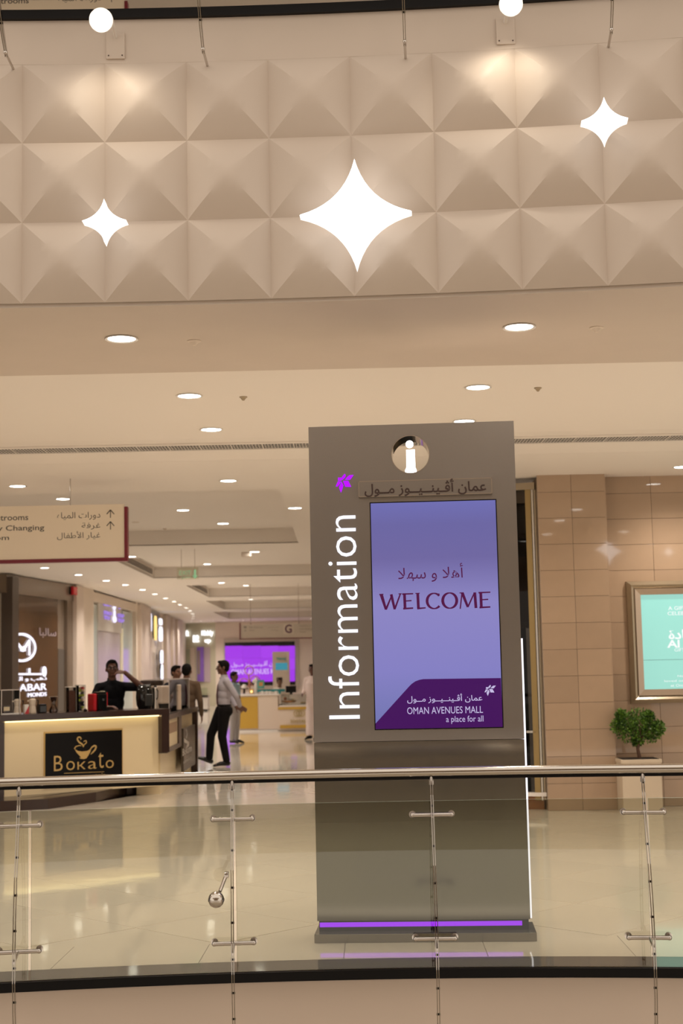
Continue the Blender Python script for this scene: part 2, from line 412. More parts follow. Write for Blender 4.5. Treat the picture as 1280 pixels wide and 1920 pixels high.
for r in range(13):
    z = ROW / 2 + r * ROW
    if z > ZC: break
    for c in range(9):
        x = 3.08 + (c + .0) * .587 + .02; tl = random.uniform(-.0018, .0018); tz = random.uniform(-.001, .001)
        z_ = z
        ob('stone_tile', tw, wr, I((x + .2, 16.43, z_)) @ Matrix.Rotation(tl, 4, 'Z') @ Matrix.Rotation(tz, 4, 'X'))
    for c in range(2):
        tl = random.uniform(-.0015, .0015)
        ob('stone_tile', tp, pil, I((2.432 + c * .389, 16.16, z)) @ Matrix.Rotation(tl, 4, 'Z'))
    b = MB()
# side faces of pilaster
b = MB(); b.box(3.005, 3.02, 16.14, 16.43, 0, ZC); b.build('pilaster_return', STONE, pil)
# ---- opposite gallery behind the camera (seen only in reflections)
b = MB(); b.box(-9, 9, -9, .35, -.3, 0); struct(b.build('floor_near', FLOORM))
b = MB(); b.box(-9, 9, -9, .55, 3.78, 5.6); struct(b.build('ceiling_near', PYR))
b = MB(); b.box(-9, 9, -9.2, -9, 0, 3.78); struct(b.build('wall_back', PAINT))
opp = emptys('wall_opposite')
for k in range(-16, 17):
    for r in range(3): ob('pyramid_panel', pm, opp, I((k * CW, .555, 5.215 - .24 - r * .48), PI))
# ================================================================== STARS
def star_pts(R, n=10):
    P = []
    for q in range(4):
        a0_ = q * PI / 2; A = Vector((math.cos(a0_), math.sin(a0_))) * R; B = Vector((math.cos(a0_ + PI / 2), math.sin(a0_ + PI / 2))) * R
        C = (A + B) * .20
        for i in range(n):
            t = i / n; P.append(A * (1 - t) ** 2 + C * 2 * t * (1 - t) + B * t * t)
    return P
def star(p, rz, R, label, grp=None, shell=True):
    t = thing('star_light', p, label, 'wall light', grp, rz)
    M = wm(t) @ Matrix.Rotation(PI / 2, 4, 'X')
    b = MB(); b.prism([v * 1.0 for v in star_pts(R)], -.035, .052); b.build('star_housing', mat('milky_acrylic', (.8, .8, .8), .3, emit=(1, .98, .95), es=1.1), t, M)
    b = MB(); b.lathe([(R * .12, -.13), (R * .12, -.034)], 12); b.build('wall_bracket', STEEL, t, M)
    b = MB(); b.prism([v * .985 for v in star_pts(R)], .052, .06); b.build('star_diffuser', glow('star_white', (1, 1, 1), 5.0), t, M)
    return t
def on_up(x, y, off):
    best = None
    for i in range(400):
        Y = 7.5 + i * .0025; p = aty(x, y, Y)
        e = abs((Vector((p.x - UC[0], p.y - UC[1])).length) - (UR - off))
        if best is None or e < best[0]: best = (e, p)
    p = best[1]; return p, -math.atan2(p.x - UC[0], p.y - UC[1])
for x, y, R, lb in ((667, 405, .318, 'large glowing four-pointed star light in the middle of the pyramid wall'),
                    (198, 419, .126, 'small glowing four-pointed star light left of the large star'),
                    (1132, 231, .130, 'small glowing four-pointed star light up right of the large star')):
    p, rz = on_up(x, y, .16); star(p, rz, R, lb)
# stars of the opposite gallery, reflected in the polished stone
for x, z, R in ((5.95, 4.12, .32), (7.33, 4.06, .14), (3.0, 4.7, .126), (-4.0, 4.25, .32)):
    star((x, .76, z), PI, R, 'star light on the opposite gallery behind the viewer', 'star lights of the opposite gallery')
# ================================================================== BALUSTRADES
BALL = {'lower': 'glass balustrade with polished steel handrail and curved posts in the foreground', 'upper': 'glass balustrade of the upper floor, its post ends hanging at the top edge'}
def balustrade(fn, base, posts, lower):
    word = 'lower' if lower else 'upper'
    BAL = thing('glass_balustrade', fn(0, 0) + Vector((0, 0, base)), BALL[word], 'balustrade')
    # handrail
    if lower:
        t = BAL
        b = MB(); b.tube([fn(x, .24) + Vector((0, 0, base + 1.075)) for x in XS if -4 < x < 4], .0262, 20)
        b.build('handrail', CHROME, t, smooth=50)
        b = MB(); b.tube([fn(x, .24) + Vector((0, 0, base + 1.045)) for x in XS if -4 < x < 4], .009, 10)
        b.build('rail_liner', BLACKR, t, smooth=50)
    # posts
    prof = [(.245, 1.045), (.265, .95), (.33, .80), (.43, .60), (.49, .42), (.52, .25), (.525, .10), (.50, -.05), (.44, -.19), (.34, -.31), (.22, -.41)]
    root = None
    for i, x in enumerate(posts):
        p = fn(x, 0); c = LC if lower else UC
        rz = -math.atan2(x - c[0], p.y - c[1])
        loc = Vector((p.x, p.y, base))
        if root is None:
            Mr = I(loc, rz); b = MB()
            for sx in (-1, 1):
                vv = []
                for k, (o_, z) in enumerate(prof):
                    o2, z2 = prof[min(k + 1, len(prof) - 1)]; o1, z1 = prof[max(k - 1, 0)]
                    tx, tz = o2 - o1, z2 - z1; L = math.hypot(tx, tz); nx, nz = -tz / L, tx / L
                    wd = .021 if 0 < k < len(prof) - 1 else .010
                    ring = []
                    for (ww, xx) in ((wd, .0035), (wd, .0075), (-wd, .0075), (-wd, .0035)):
                        ring.append(b.b.verts.new((sx * xx, -(o_ + nx * ww), z + nz * ww)))
                    vv.append(ring)
                for k in range(len(vv) - 1):
                    for q in range(4): b.b.faces.new((vv[k][q], vv[k + 1][q], vv[k + 1][(q + 1) % 4], vv[k][(q + 1) % 4]))
                b.b.faces.new(vv[0]); b.b.faces.new(vv[-1][::-1])
            root = b.build('post', POSTM, BAL, Mr)
            bb = MB(); bb.lathe([(.004, -.0095), (.006, -.009), (.006, .009), (.004, .0095)], 10, Matrix.Rotation(PI / 2, 4, 'Y')); bm_ = bb.mesh('bolt', BLACKR)
            for z in (.90, .70, .52, .35, .17, 0.0, -.14, -.28):
                for (o1, z1), (o2, z2) in zip(prof, prof[1:]):
                    if z2 <= z <= z1: oo = o1 + (o2 - o1) * (z1 - z) / (z1 - z2)
                ob('bolt', bm_, root, Mr @ Matrix.Translation((0, -oo, z)))
            b = MB(); b.lathe([(.007, 0), (.013, .008), (.013, .03), (.006, .05)], 12); b.build('rail_bracket', STEEL, root, Mr @ Matrix.Translation((0, -.245, 1.0)))
            for z, oo in ((.845, .31), (.195, .52)):
                b = MB(); yb = -.225
                b.tube([(-.105, yb, z), (.105, yb, z)], .0115, 12); b.tube([(0, -oo, z), (0, yb, z)], .007, 8)
                for sx in (-1, 1):
                    b.ell((sx * .105, yb, z), .0135); b.tube([(sx * .105, yb, z), (sx * .105, -.168, z)], .0115, 10)
                    b.lathe([(.019, -.175), (.019, -.166)], 14, Matrix.Translation((sx * .105, 0, z)) @ Matrix.Rotation(-PI / 2, 4, 'X') @ Matrix.Translation((0, 0, 0)))
                b.build('glass_clamp', STEEL, root, Mr, smooth=50)
            b = MB(); b.tube([(0, -.25, -.40), (0, .0, -.40)], .008, 8); b.ell((0, -.25, -.40), .012); b.build('foot_pin', STEEL, root, Mr, smooth=50)
            proto(root)
        else:
            M_ = I(loc, rz); r = root.copy(); COL.objects.link(r); r.matrix_basis = M_
            for ch in list(root.children):
                c_ = ch.copy(); COL.objects.link(c_); c_.parent = r; c_.matrix_parent_inverse = ch.matrix_parent_inverse.copy(); c_.matrix_basis = ch.matrix_basis.copy()
    return BAL
lowx = [-1.775, -.632, .462, 1.605]
BLO = balustrade(lo, 0, lowx, True)
upx = [-1.875, -.735, .43, 1.60]
BUP = balustrade(up, 5.58, upx, False)
# glass panes between the posts
def panes(fn, base, xs, grp, labels):
    for i, (xa, xb) in enumerate(zip(xs, xs[1:])):
        b = MB(); n = 8; rows = []
        for k in range(n + 1):
            x = xa + .008 + (xb - xa - .016) * k / n; a = fn(x, .165); c = fn(x, .155)
            rows.append([b.b.verts.new((p.x, p.y, base + z)) for p, z in ((a, .035), (a, .915), (c, .915), (c, .035))])
        for k in range(n):
            for q in range(4):
                f = b.b.faces.new((rows[k][q], rows[k + 1][q], rows[k + 1][(q + 1) % 4], rows[k][(q + 1) % 4]))
        b.b.faces.new(rows[0]); b.b.faces.new(rows[-1][::-1])
        me = b.mesh('glass_pane', GREEN_GL); me.materials.append(mat('glass_edge', (.55, .62, .52), .2, spec=.8))
        for p in me.polygons:
            if abs(p.normal.z) > .7 or abs(p.normal.x) > .8: p.material_index = 1
        ob('glass_pane', me, grp)
panes(lo, 0, [-2.9, -1.70, -.618, .462, 1.605, 2.8], BLO, None)
panes(up, 5.58, [-3.0, -1.84, -.70, .43, 1.60, 2.8], BUP, None)
# ball spotlight on the lower balustrade
p = lo(-.70, .56)
t = thing('ball_spotlight', (-.677, 7.40, .485), 'small polished ball spotlight on a short arm, fixed to the post left of the totem', 'spotlight')
b = MB(); b.ell((-.677, 7.40, .485), .041, seg=28); b.build('ball_housing', CHROME, t, smooth=180)
b = MB(); b.lathe([(.0425, -.004), (.0425, .004)], 28, Matrix.Translation((-.677, 7.40, .485)) @ Matrix.Rotation(.12, 4, 'X')); b.build('seam_ring', STEEL, t)
b = MB(); b.tube([(-.660, 7.43, .52), (-.640, 7.50, .575), (-.634, 7.52, .59)], .009, 10); b.box(-.645, -.622, 7.50, 7.54, .575, .605, bev=.003); b.build('arm', STEEL, t, smooth=50)
# spotlights on the upper edge
for x, y, lb in ((190, 38, 'bright round spotlight on a bracket at top left above the pyramid wall'), (957, 8, 'bright round spotlight on a bracket at the top edge right of the middle')):
    p = aty(x, y, 7.62); t = thing('spotlight', p, lb, 'spotlight', 'spotlights on the upper gallery edge')
    d = Vector((-p.x * .25, -p.y * .75, EYE - p.z + 1.2)).normalized()
    Mx = Matrix.Translation(p) @ d.to_track_quat('Z', 'Y').to_matrix().to_4x4()
    b = MB(); b.lathe([(.02, -.12), (.05, -.10), (.064, -.04), (.067, .0), (.067, .02), (.060, .02)], 24); b.build('lamp_housing', WHITE, t, Mx, smooth=50)
    b = MB(); b.lathe([(.060, .005), (.045, .03), (.02, .042), (.002, .045)], 24); b.build('lamp_lens', glow('spot_lens', (1, .97, .9), 30), t, Mx, smooth=60)
    q = up(p.x + .01, .0)
    b = MB(); b.box(q.x - .055, q.x + .055, q.y - .012, q.y, 5.24, 5.40, bev=.003); b.build('mounting_plate', PYR, t)
    for sx in (-.04, .04):
        b = MB(); b.ell((q.x + sx, q.y - .014, 5.26), .004, seg=8); b.build('screw', DKTXT, t)
    b = MB(); b.tube([(q.x, q.y, 5.37), (q.x, q.y - .16, 5.42), tuple(p - d * .08)], .012, 10); b.build('arm', WHITE, t, smooth=50)
    l = bpy.data.lights.new('spot_beam', 'SPOT'); l.energy = 5; l.color = (1, .90, .74); l.spot_size = math.radians(120); l.spot_blend = .8; l.shadow_soft_size = .05
    lo_ = bpy.data.objects.new('spot_beam', l); lp = p + Vector((0, .06, -.09)); tgt = Vector((p.x, 8.02, 4.75)); 
    place(lo_, Matrix.Translation(lp) @ (tgt - lp).to_track_quat('-Z', 'Y').to_matrix().to_4x4(), t)
# ================================================================== DOWNLIGHTS
def make_downlight():
    t = thing('downlight', (0, 0, 0), '', 'ceiling light'); proto(t)
    b = MB(); b.lathe([(.092, -.0), (.104, -.004), (.104, -.010), (.088, -.006), (.086, .0)], 28, cap=False); b.build('trim_ring', WHITE, t, smooth=40)
    b = MB(); b.lathe([(.088, -.002), (.087, -.0045)], 28); b.build('lens', LENS_E, t)
    l = bpy.data.lights.new('lamp', 'SPOT'); l.energy = DOWN_W; l.color = (1.0, .89, .77); l.spot_size = math.radians(138); l.spot_blend = 1.0; l.shadow_soft_size = .09
    o = bpy.data.objects.new('lamp', l); place(o, Matrix.Translation((0, 0, -.03)), t)
    return t
dl0 = None
def lampdata(nm, e, c):
    l = bpy.data.lights.new(nm, 'SPOT'); l.energy = e; l.color = c; l.spot_size = math.radians(138); l.spot_blend = 1.0; l.shadow_soft_size = .09; return l
far_lamp = lampdata('far_lamp', 270, (1, .92, .84)); far_lamp2 = lampdata('far_wall_lamp', 110, (1, .92, .84))
def zceil(x, y):
    for i, (xa, xb, ya, yb) in enumerate(rects):
        if xa < x < xb and ya < y < yb: return ZC + .02 + (.034 if i == 0 else .26)
    return ZC - .005 if y < 9.9 else ZC + .02
DL = [(228, 636, 'nearest recessed ceiling light, left of the large star'), (973, 614, 'nearest recessed ceiling light on the right, between star wall and totem'),
      (355, 743, 'recessed ceiling light second nearest on the left'), (896, 727, 'recessed ceiling light just above the totem, upper right'),
      (396, 806, 'recessed ceiling light just before the long air slot, left of the totem'), (870, 790.5, 'recessed ceiling light half hidden by the top edge of the totem'),
      (33, 912, 'recessed ceiling light at the left edge above the restrooms sign'), (118, 936, 'recessed ceiling light just above the restrooms sign'),
      (428, 902, 'recessed ceiling light first beyond the long air slot'), (343, 957, 'recessed ceiling light between restrooms sign and totem, left of the pair'),
      (418, 982, 'recessed ceiling light below and right of its neighbour beyond the air slot'), (553, 953, 'recessed ceiling light beside the left edge of the totem at the flower mark height'),
      (246, 1044, 'recessed ceiling light touching the maroon corner of the restrooms sign'), (477, 1035, 'recessed ceiling light right of the ceiling sensor box'),
      (388, 1058, 'recessed ceiling light right of the green exit sign'),
      (1279, 876, 'recessed ceiling light cut by the right edge above the stone wall'),
      (84, 1065, 'first light of the curved row, above the dark jewellery shop front'), (147, 1078, 'second light of the curved row, above the cream pier'),
      (199, 1089, 'third light of the curved row, above the pale shop front'), (235, 1097, 'fourth light of the curved row'), (267, 1106, 'fifth light of the curved row'),
      (290, 1114, 'sixth light of the curved row'), (310, 1122, 'seventh light of the curved row'), (326, 1128, 'eighth light of the curved row'),
      (337, 1134, 'ninth light of the curved row'), (349, 1140, 'tenth light of the curved row'), (356, 1145.5, 'eleventh light of the curved row'),
      (361, 1151, 'twelfth light of the curved row'), (362.5, 1155.5, 'thirteenth light of the curved row'), (362, 1160, 'fourteenth light of the curved row'), (361, 1166, 'last light of the curved row'),
      (415, 1093, 'ceiling light in the second recess, left one'), (461, 1098, 'ceiling light in the second recess, right one'), (470, 1124, 'ceiling light beyond the third recess'),
      (481, 1148, 'ceiling light beyond the fourth recess'), (387, 1168, 'far small ceiling light above the white lit letters'), (417, 1170, 'far small ceiling light above the video wall corner'),
      (441, 1172, 'far small ceiling light left of the G sign'), (460, 1165, 'far small ceiling light above the G sign'), (583, 1161, 'far small ceiling light touching the totem edge')]
for x, y, lb in DL:
    p = atz(x, y, ZC); z = zceil(p.x, p.y); p = atz(x, y, z - .006); p.z = z
    if p.y > 63: p.y = 63
    far = p.y > 24
    if dl0 is None:
        dl0 = make_downlight(); dl0.matrix_basis = I(p); dl0['label'] = lb; dl0['group'] = 'recessed ceiling downlights'
        base_inv = root_basis[dl0.name]
    else:
        r = dup(dl0, p, 0, label=lb, group='recessed ceiling downlights')
        if far:
            for ch in r.children:
                if ch.type == 'LIGHT': ch.data = far_lamp if p.y < 60 else far_lamp2
for (x, y) in ((3.4, 8.9), (-3.9, 8.9), (3.3, 10.9), (-3.4, 10.9), (3.3, 12.4), (-3.4, 12.4), (1.1, 15.3), (.2, 19), (.6, 26), (.8, 36), (.6, 44), (-6.5, 20), (-6.5, 26), (-9, 14), (-7, 9.5), (4.6, 9.6)):
    dup(dl0, Vector((x, y, zceil(x, y))), 0, label='recessed ceiling light outside the picture or behind the totem', group='ceiling downlights out of view')
# small ceiling discs
for x, y, lb, R in ((364, 639, 'pale flat ceiling disc right of the nearest left light', .045), (1118, 614, 'pale flat ceiling disc right of the nearest right light', .045),
                    (456, 744, 'small dark sprinkler disc right of the second left light', .032), (1008, 727, 'small dark sprinkler disc right of the second right light', .03),
                    (462, 1036, 'beige square sensor box beside a far ceiling light', .08), (254, 979, 'small round ceiling sensor right of the restrooms sign', .06), (309, 991, 'tiny ceiling sprinkler beyond the restrooms sign', .035)):
    p = atz(x, y, ZC); z = zceil(p.x, p.y); p = atz(x, y, z)
    b = MB()
    if R == .08: b.box(-.09, .09, -.09, .09, -.08, 0, bev=.01)
    else: b.lathe([(R, 0), (R, -.006), (R * .7, -.01), (R * .25, -.03 if R < .06 else -.012)], 20)
    o = b.build('ceiling_sensor', PAINT if y not in (744, 727) else BRONZE, None, Matrix.Translation(p)); tag(o, lb, 'ceiling sensor')
# long slot air vent in the recess
t = thing('air_vent', (0, 13.75, ZC + .054), 'long louvred air slot running across the ceiling behind the totem top', 'air vent')
vm = None
b = MB(); L = .305
b.box(-L / 2, L / 2, -.21, -.165, -.012, 0); b.box(-L / 2, L / 2, .165, .21, -.012, 0); b.box(-L / 2, -L / 2 + .008, -.17, .17, -.008, 0)
for k in range(4): b.box(-L / 2, L / 2, -.105 + k * .07 - .004, -.105 + k * .07 + .004, -.006, -.003)
for k in range(1, 10): b.box(-L / 2 + k * L / 10 - .0025, -L / 2 + k * L / 10 + .0025, -.17, .17, -.005, -.003)
vm = b.mesh('grille', CEIL)
b = MB(); b.box(-7.4, 7.4, -.17, .17, -.002, .0); b.build('duct_back', mat('duct_dark', (.008, .007, .006), .9, spec=.05), t, wm(t))
for k in range(-22, 23): ob('grille', vm, t, I((k * L, 13.75, ZC + .054)) @ Matrix.Rotation(0, 4, 'Z'))
for A, B_ in (((-4.38, 28.0), (-4.38, 32.6)), ((-3.98, 37), (-3.98, 41.5))):
    yy0, yy1 = A[1], B_[1]; t = thing('air_vent', (A[0] + .01, (yy0 + yy1) / 2, ZC + .14), 'slanted dark air slot in the far ceiling recess, right of the restrooms sign' if yy0 < 30 else 'short dark air slot in the second far ceiling recess', 'air vent')
    b = MB(); b.box(-.005, .01, -(yy1 - yy0) / 2, (yy1 - yy0) / 2, -.07, .07); b.build('vent_frame', CEIL, t, wm(t))
    for k in range(4): b = MB(); b.box(.01, .014, -(yy1 - yy0) / 2 + .05, (yy1 - yy0) / 2 - .05, -.055 + k * .03, -.04 + k * .03); b.build('slot', mat('duct_dark', (.03,) * 3), t, wm(t))
# ================================================================== TOTEM
TA, TB = (-.198, 8.865), (1.087, 8.785)
tp0 = Pl(TA, TB); TT = thing('information_totem', ((TA[0] + TB[0]) / 2, 8.92, 0), 'tall taupe metal information totem with a lit screen standing behind the glass balustrade', 'information totem', rz=tp0.rz())
Wt = tp0.L
cu, cz = tp0.uv(769, 852)
R = .121
hole = [(cu + R * math.cos(2 * PI * k / 48), cz + R * math.sin(2 * PI * k / 48)) for k in range(48)]
su0, sz1 = tp0.uv(694.5, 944); su1 = tp0.uv(928.5, 941)[0]; sz0 = tp0.uv(822, 1365)[1]
seam = tp0.uv(780, 1389)[1]; top = tp0.uv(768, 795)[1]
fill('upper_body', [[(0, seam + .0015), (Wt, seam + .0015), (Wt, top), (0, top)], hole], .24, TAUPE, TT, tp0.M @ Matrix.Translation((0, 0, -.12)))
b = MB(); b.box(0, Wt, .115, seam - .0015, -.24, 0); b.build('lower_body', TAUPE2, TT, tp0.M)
b = MB(); b.box(.01, Wt - .01, .05, .115, -.23, -.012); b.build('recess_body', BLACKR, TT, tp0.M)
b = MB(); b.box(-.012, Wt + .03, 0, .052, -.27, .09, bev=.003); b.build('plinth', TAUPE2, TT, tp0.M)
b = MB(); b.box(.015, Wt - .05, .078, .104, -.011, -.002); b.build('violet_strip', VIOLET_E, TT, tp0.M)
b = MB(); b.lathe([(R, -.238), (R, .002), (R - .004, .002), (R - .004, -.238)], 48, Matrix.Translation((cu, cz, 0)), cap=False); b.build('hole_lining', CHROME, TT, tp0.M, smooth=60)
# glowing i inside the hole
b = MB(); b.ell((cu - .004, cz + .072, -.05), (.024, .024, .012), seg=20)
b.build('info_letter_dot', WHITE_E, TT, tp0.M, smooth=60)
b = MB(); b.box(cu - .026, cu + .028, cz - .085, cz + .036, -.07, -.04); b.box(cu - .036, cu + .036, cz - .112, cz - .09, -.07, -.04); b.box(cu - .030, cu + .031, cz - .094, cz - .08, -.07, -.04)
b.build('info_letter_stem', WHITE_E, TT, tp0.M)
# side light strip
b = MB(); b.box(Wt, Wt + .011, .12, 1.80, -.22, -.004); b.build('side_light', glow('side_white', (.95, .9, 1), 1.6), TT, tp0.M)
# name plate
prect('name_plate', 672, 900, 922, 930, TAUPE, tp0, TT, .03, bev=.002)
pu0, pu1, pz0, pz1 = tp0.uv(672, 915)[0], tp0.uv(922, 915)[0], tp0.uv(797, 930)[1], tp0.uv(797, 900)[1]
b = MB()
for q in ((pu0, pu1, pz0, pz0 + .005), (pu0, pu1, pz1 - .005, pz1), (pu0, pu0 + .005, pz0, pz1), (pu1 - .005, pu1, pz0, pz1)): b.box(*q, .0295, .0315)
b.build('plate_edge_highlight', mat('edge_highlight_tone', (.55, .48, .40), .25, .8), TT, tp0.M)  # added paler bars: the bright highlight along the plate edges, put into colour
pn = tp0.off(.031)
text('plate_lettering', arab('عمان أڤـينــيــوز مــول'), DKTXT, pn, (683, 899, 911, 929), TT, .003, off=.012)
# flower mark
PET = [[(590, 235), (615, 270), (600, 320), (545, 375), (525, 380), (525, 310)], [(800, 265), (725, 375), (600, 378), (640, 325), (700, 272)], [(430, 330), (520, 330), (515, 400), (430, 402)],
       [(425, 420), (510, 425), (420, 540), (375, 540)], [(520, 430), (560, 520), (500, 690), (455, 580), (460, 540)], [(550, 408), (675, 405), (745, 548), (600, 545)]]
for P in PET: ppoly('petal', [(600 + a / 12.8, 870 + c / 12.8) for a, c in P], glow('petal_violet', (.42, .0, 1.0), 1.3), tp0, TT, .008)
text('information_lettering', 'Information', glow('letter_white', (.93, .93, 1), 1.15), tp0, (613, 967, 671, 1348), TT, .012, off=-.008, rot=True)
# screen
def screen_mat():
    m = bpy.data.materials.new('totem_display'); m.use_nodes = True; nt = m.node_tree; bs = nt.nodes['Principled BSDF']
    bs.inputs['Base Color'].default_value = (.01, .01, .01, 1); bs.inputs['Roughness'].default_value = .12
    tc = nt.nodes.new('ShaderNodeTexCoord'); sx = nt.nodes.new('ShaderNodeSeparateXYZ'); nt.links.new(tc.outputs['Generated'], sx.inputs[0])
    cr = nt.nodes.new('ShaderNodeValToRGB'); nt.links.new(sx.outputs[1], cr.inputs[0]); e = cr.color_ramp.elements
    def lin(c): return tuple(((v / 255) ** 2.2) for v in c) + (1,)
    e[0].position = 0; e[0].color = lin((112, 118, 178)); e[1].position = 1; e[1].color = lin((112, 112, 182))
    for p_, c_ in ((.25, (134, 130, 200)), (.55, (142, 136, 200)), (.75, (112, 105, 165)), (.9, (108, 104, 166))): x = e.new(p_); x.color = lin(c_)
    nt.links.new(cr.outputs[0], bs.inputs['Emission Color']); bs.inputs['Emission Strength'].default_value = .92
    return m
b = MB(); b.box(su0, su1, sz0, sz1, -.004, .002); b.build('screen', screen_mat(), TT, tp0.M)
b = MB()
for (a_, c_, d_, e_) in ((su0 - .006, su0, sz0 - .006, sz1 + .006), (su1, su1 + .006, sz0 - .006, sz1 + .006), (su0, su1, sz0 - .006, sz0), (su0, su1, sz1, sz1 + .006)): b.box(a_, c_, d_, e_, -.003, .004)
b.build('screen_bezel', BLACKR, TT, tp0.M)
PURP = glow('display_purple', (.052, .002, .10), 1.0)
PS = tp0.off(.0025)
bp_ = [(15, 500), (340, 140), (365, 115), (400, 90), (440, 75), (480, 68), (1222, 58), (1243, 535), (15, 548)]
ppoly('screen_banner', [(700 + a / 5.12, 1260 + c / 5.12) for a, c in bp_], PURP, PS, TT, .001)
PS2 = tp0.off(.004); WP = glow('display_white', (.62, .55, .85), .9); DP = glow('display_maroon', (.09, .004, .06), .9)
text('screen_lettering', arab('عمان أڤـينــيــوز مــول'), WP, PS2, (763, 1301, 904, 1318), TT, 0, off=.008)
text('screen_lettering', 'OMAN AVENUES MALL', WP, PS2, (763, 1325, 905, 1338), TT, 0)
text('screen_lettering', 'a place for all', WP, PS2, (836, 1342, 906, 1357), TT, 0)
for P in PET: ppoly('screen_petal', [(908 + (a - 375) / 430 * 21.5, 1284 + (c - 235) / 455 * 21) for a, c in P], WP, PS2, TT, .0005)
text('screen_lettering', arab('أهلا و سهلا'), DP, PS2, (746, 1057, 868, 1091), TT, 0)
# WELCOME drawn with thick and thin strokes
b = MB(); 
def zz(a, c): return PS2.uv(660 + a / 4.267, 880 + (c) / 4.267)
uu = zz(100, 0)[0] - zz(0, 0)[0]; k_ = uu / 100
def S(a, c, w0, w1): stroke(b, zz(*a), zz(*c), w0 * k_, w1 * k_, 0, .0005)
S((232, 1000), (270, 1122), 26, 18); S((318, 1005), (270, 1122), 10, 16); S((312, 1000), (340, 1120), 22, 18); S((386, 995), (340, 1120), 11, 14); S((216, 1001), (250, 999), 7, 7); S((370, 996), (396, 995), 7, 7)
S((418, 996), (423, 1116), 22, 22); S((400, 998), (488, 995), 12, 10); S((418, 1054), (475, 1050), 9, 10); S((408, 1115), (488, 1110), 14, 12)
S((524, 992), (530, 1114), 22, 22); S((505, 993), (540, 991), 7, 7); S((520, 1114), (588, 1108), 14, 10)
cc = zz(655, 1053); arc(b, cc, 55 * k_, 60 * k_, 42, 318, lambda a: k_ * (9 + 13 * abs(math.cos(a))), 0, .0005, 28)
S((694, 992), (696, 1014), 7, 4)
cc = zz(780, 1050); arc(b, cc, 55 * k_, 60 * k_, 0, 360, lambda a: k_ * (9 + 14 * abs(math.cos(a))), 0, .0005, 36)
S((878, 988), (864, 1116), 10, 10); S((880, 988), (925, 1102), 24, 18); S((978, 986), (925, 1102), 10, 12); S((980, 985), (990, 1110), 22, 22); S((858, 989), (890, 987), 7, 7)
S((1028, 985), (1033, 1106), 22, 22); S((1010, 987), (1105, 983), 12, 10); S((1028, 1044), (1088, 1040), 9, 10); S((1018, 1106), (1105, 1101), 14, 12)
b.build('welcome_lettering', DP, TT, PS2.M)
# ================================================================== RIGHT WALL: poster, plant, dark shop
pw = Pl((2, 16.41), (5, 16.41))
t = thing('poster_frame', (3.9, 16.40, 1.1), 'bronze moulded wall frame round a lit turquoise gift poster', 'poster')
u0, zt = pw.uv(1172, 1091); zb = pw.uv(1181, 1319)[1]; ui, zi = pw.uv(1198, 1107); zib = pw.uv(1207, 1297)[1]
uR = u0 + 1.75; uRi = uR - (ui - u0)
def frame_part(u0, u1, z0, z1, w_, d0, d1):
    b = MB()
    o = [(u0, z0), (u1, z0), (u1, z1), (u0, z1)]; i_ = [(u0 + w_, z0 + w_), (u1 - w_, z0 + w_), (u1 - w_, z1 - w_), (u0 + w_, z1 - w_)]
    V = [[b.b.verts.new((p[0], p[1], d)) for p in P] for P, d in ((o, 0), (o, d0), (i_, d1), (i_, 0))]
    for r in range(3):
        for k in range(4): b.b.faces.new((V[r][k], V[r][(k + 1) % 4], V[r + 1][(k + 1) % 4], V[r + 1][k]))
    return b
ww = (ui - u0)
frame_part(u0, uR, zb, zt, ww * .30, .05, .10).build('outer_moulding', BRONZE, t, pw.M)
frame_part(u0 + ww * .28, uR - ww * .28, zb + ww * .28, zt - ww * .28, ww * .30, .10, .065).build('middle_moulding', BRONZE, t, pw.M)
frame_part(u0 + ww * .56, uR - ww * .56, zb + ww * .56, zt - ww * .56, ww * .44, .085, .06).build('inner_moulding', mat('bronze_light', (.42, .33, .25), .3, .5), t, pw.M)
b = MB(); b.box(ui, uRi, zib, zi, .02, .03); b.build('poster_sheet', mat('turquoise_backlit', (.1, .3, .28), .15, emit=(.28, .56, .50), es=.95), t, pw.M)
b = MB(); b.box(ui, uRi, zi - .008, zi, .031, .036); b.build('light_gap', glow('gap_glow', (.9, 1, .85), 1.0), t, pw.M)
b = MB(); us, zs = pw.uv(1207, 1238); b.box(ui, uRi, zs, zs + .003, .031, .033); b.build('sheet_seam', mat('seam_teal', (.03, .12, .12), .4), t, pw.M)
pp = pw.off(.031); WPR = glow('poster_white', (.95, 1, .98), 1.0)
text('poster_lettering', 'A GIFT FOR EVERY', WPR, pp, (1252, 1136, 1347, 1143), t, 0, off=.01)
text('poster_lettering', 'CELEBRATION', WPR, pp, (1251, 1146, 1324, 1153), t, 0, off=.01)
text('poster_lettering', arab('السعادة'), WPR, pp, (1253, 1180, 1335, 1198), t, 0, off=.03)
text('poster_lettering', 'Al Saada', WPR, pp, (1250, 1199, 1342, 1214), t, 0, off=.03)
text('poster_lettering', 'GIFT VOUCHER', WPR, pp, (1264, 1215, 1330, 1221), t, 0)
text('poster_lettering', 'Now surprise your', WPR, pp, (1270, 1265, 1340, 1270), t, 0)
text('poster_lettering', 'loved ones with a gift', WPR, pp, (1245, 1274, 1340, 1279), t, 0)
text('poster_lettering', 'at Oman Avenues Mall', WPR, pp, (1257, 1282, 1340, 1287), t, 0)
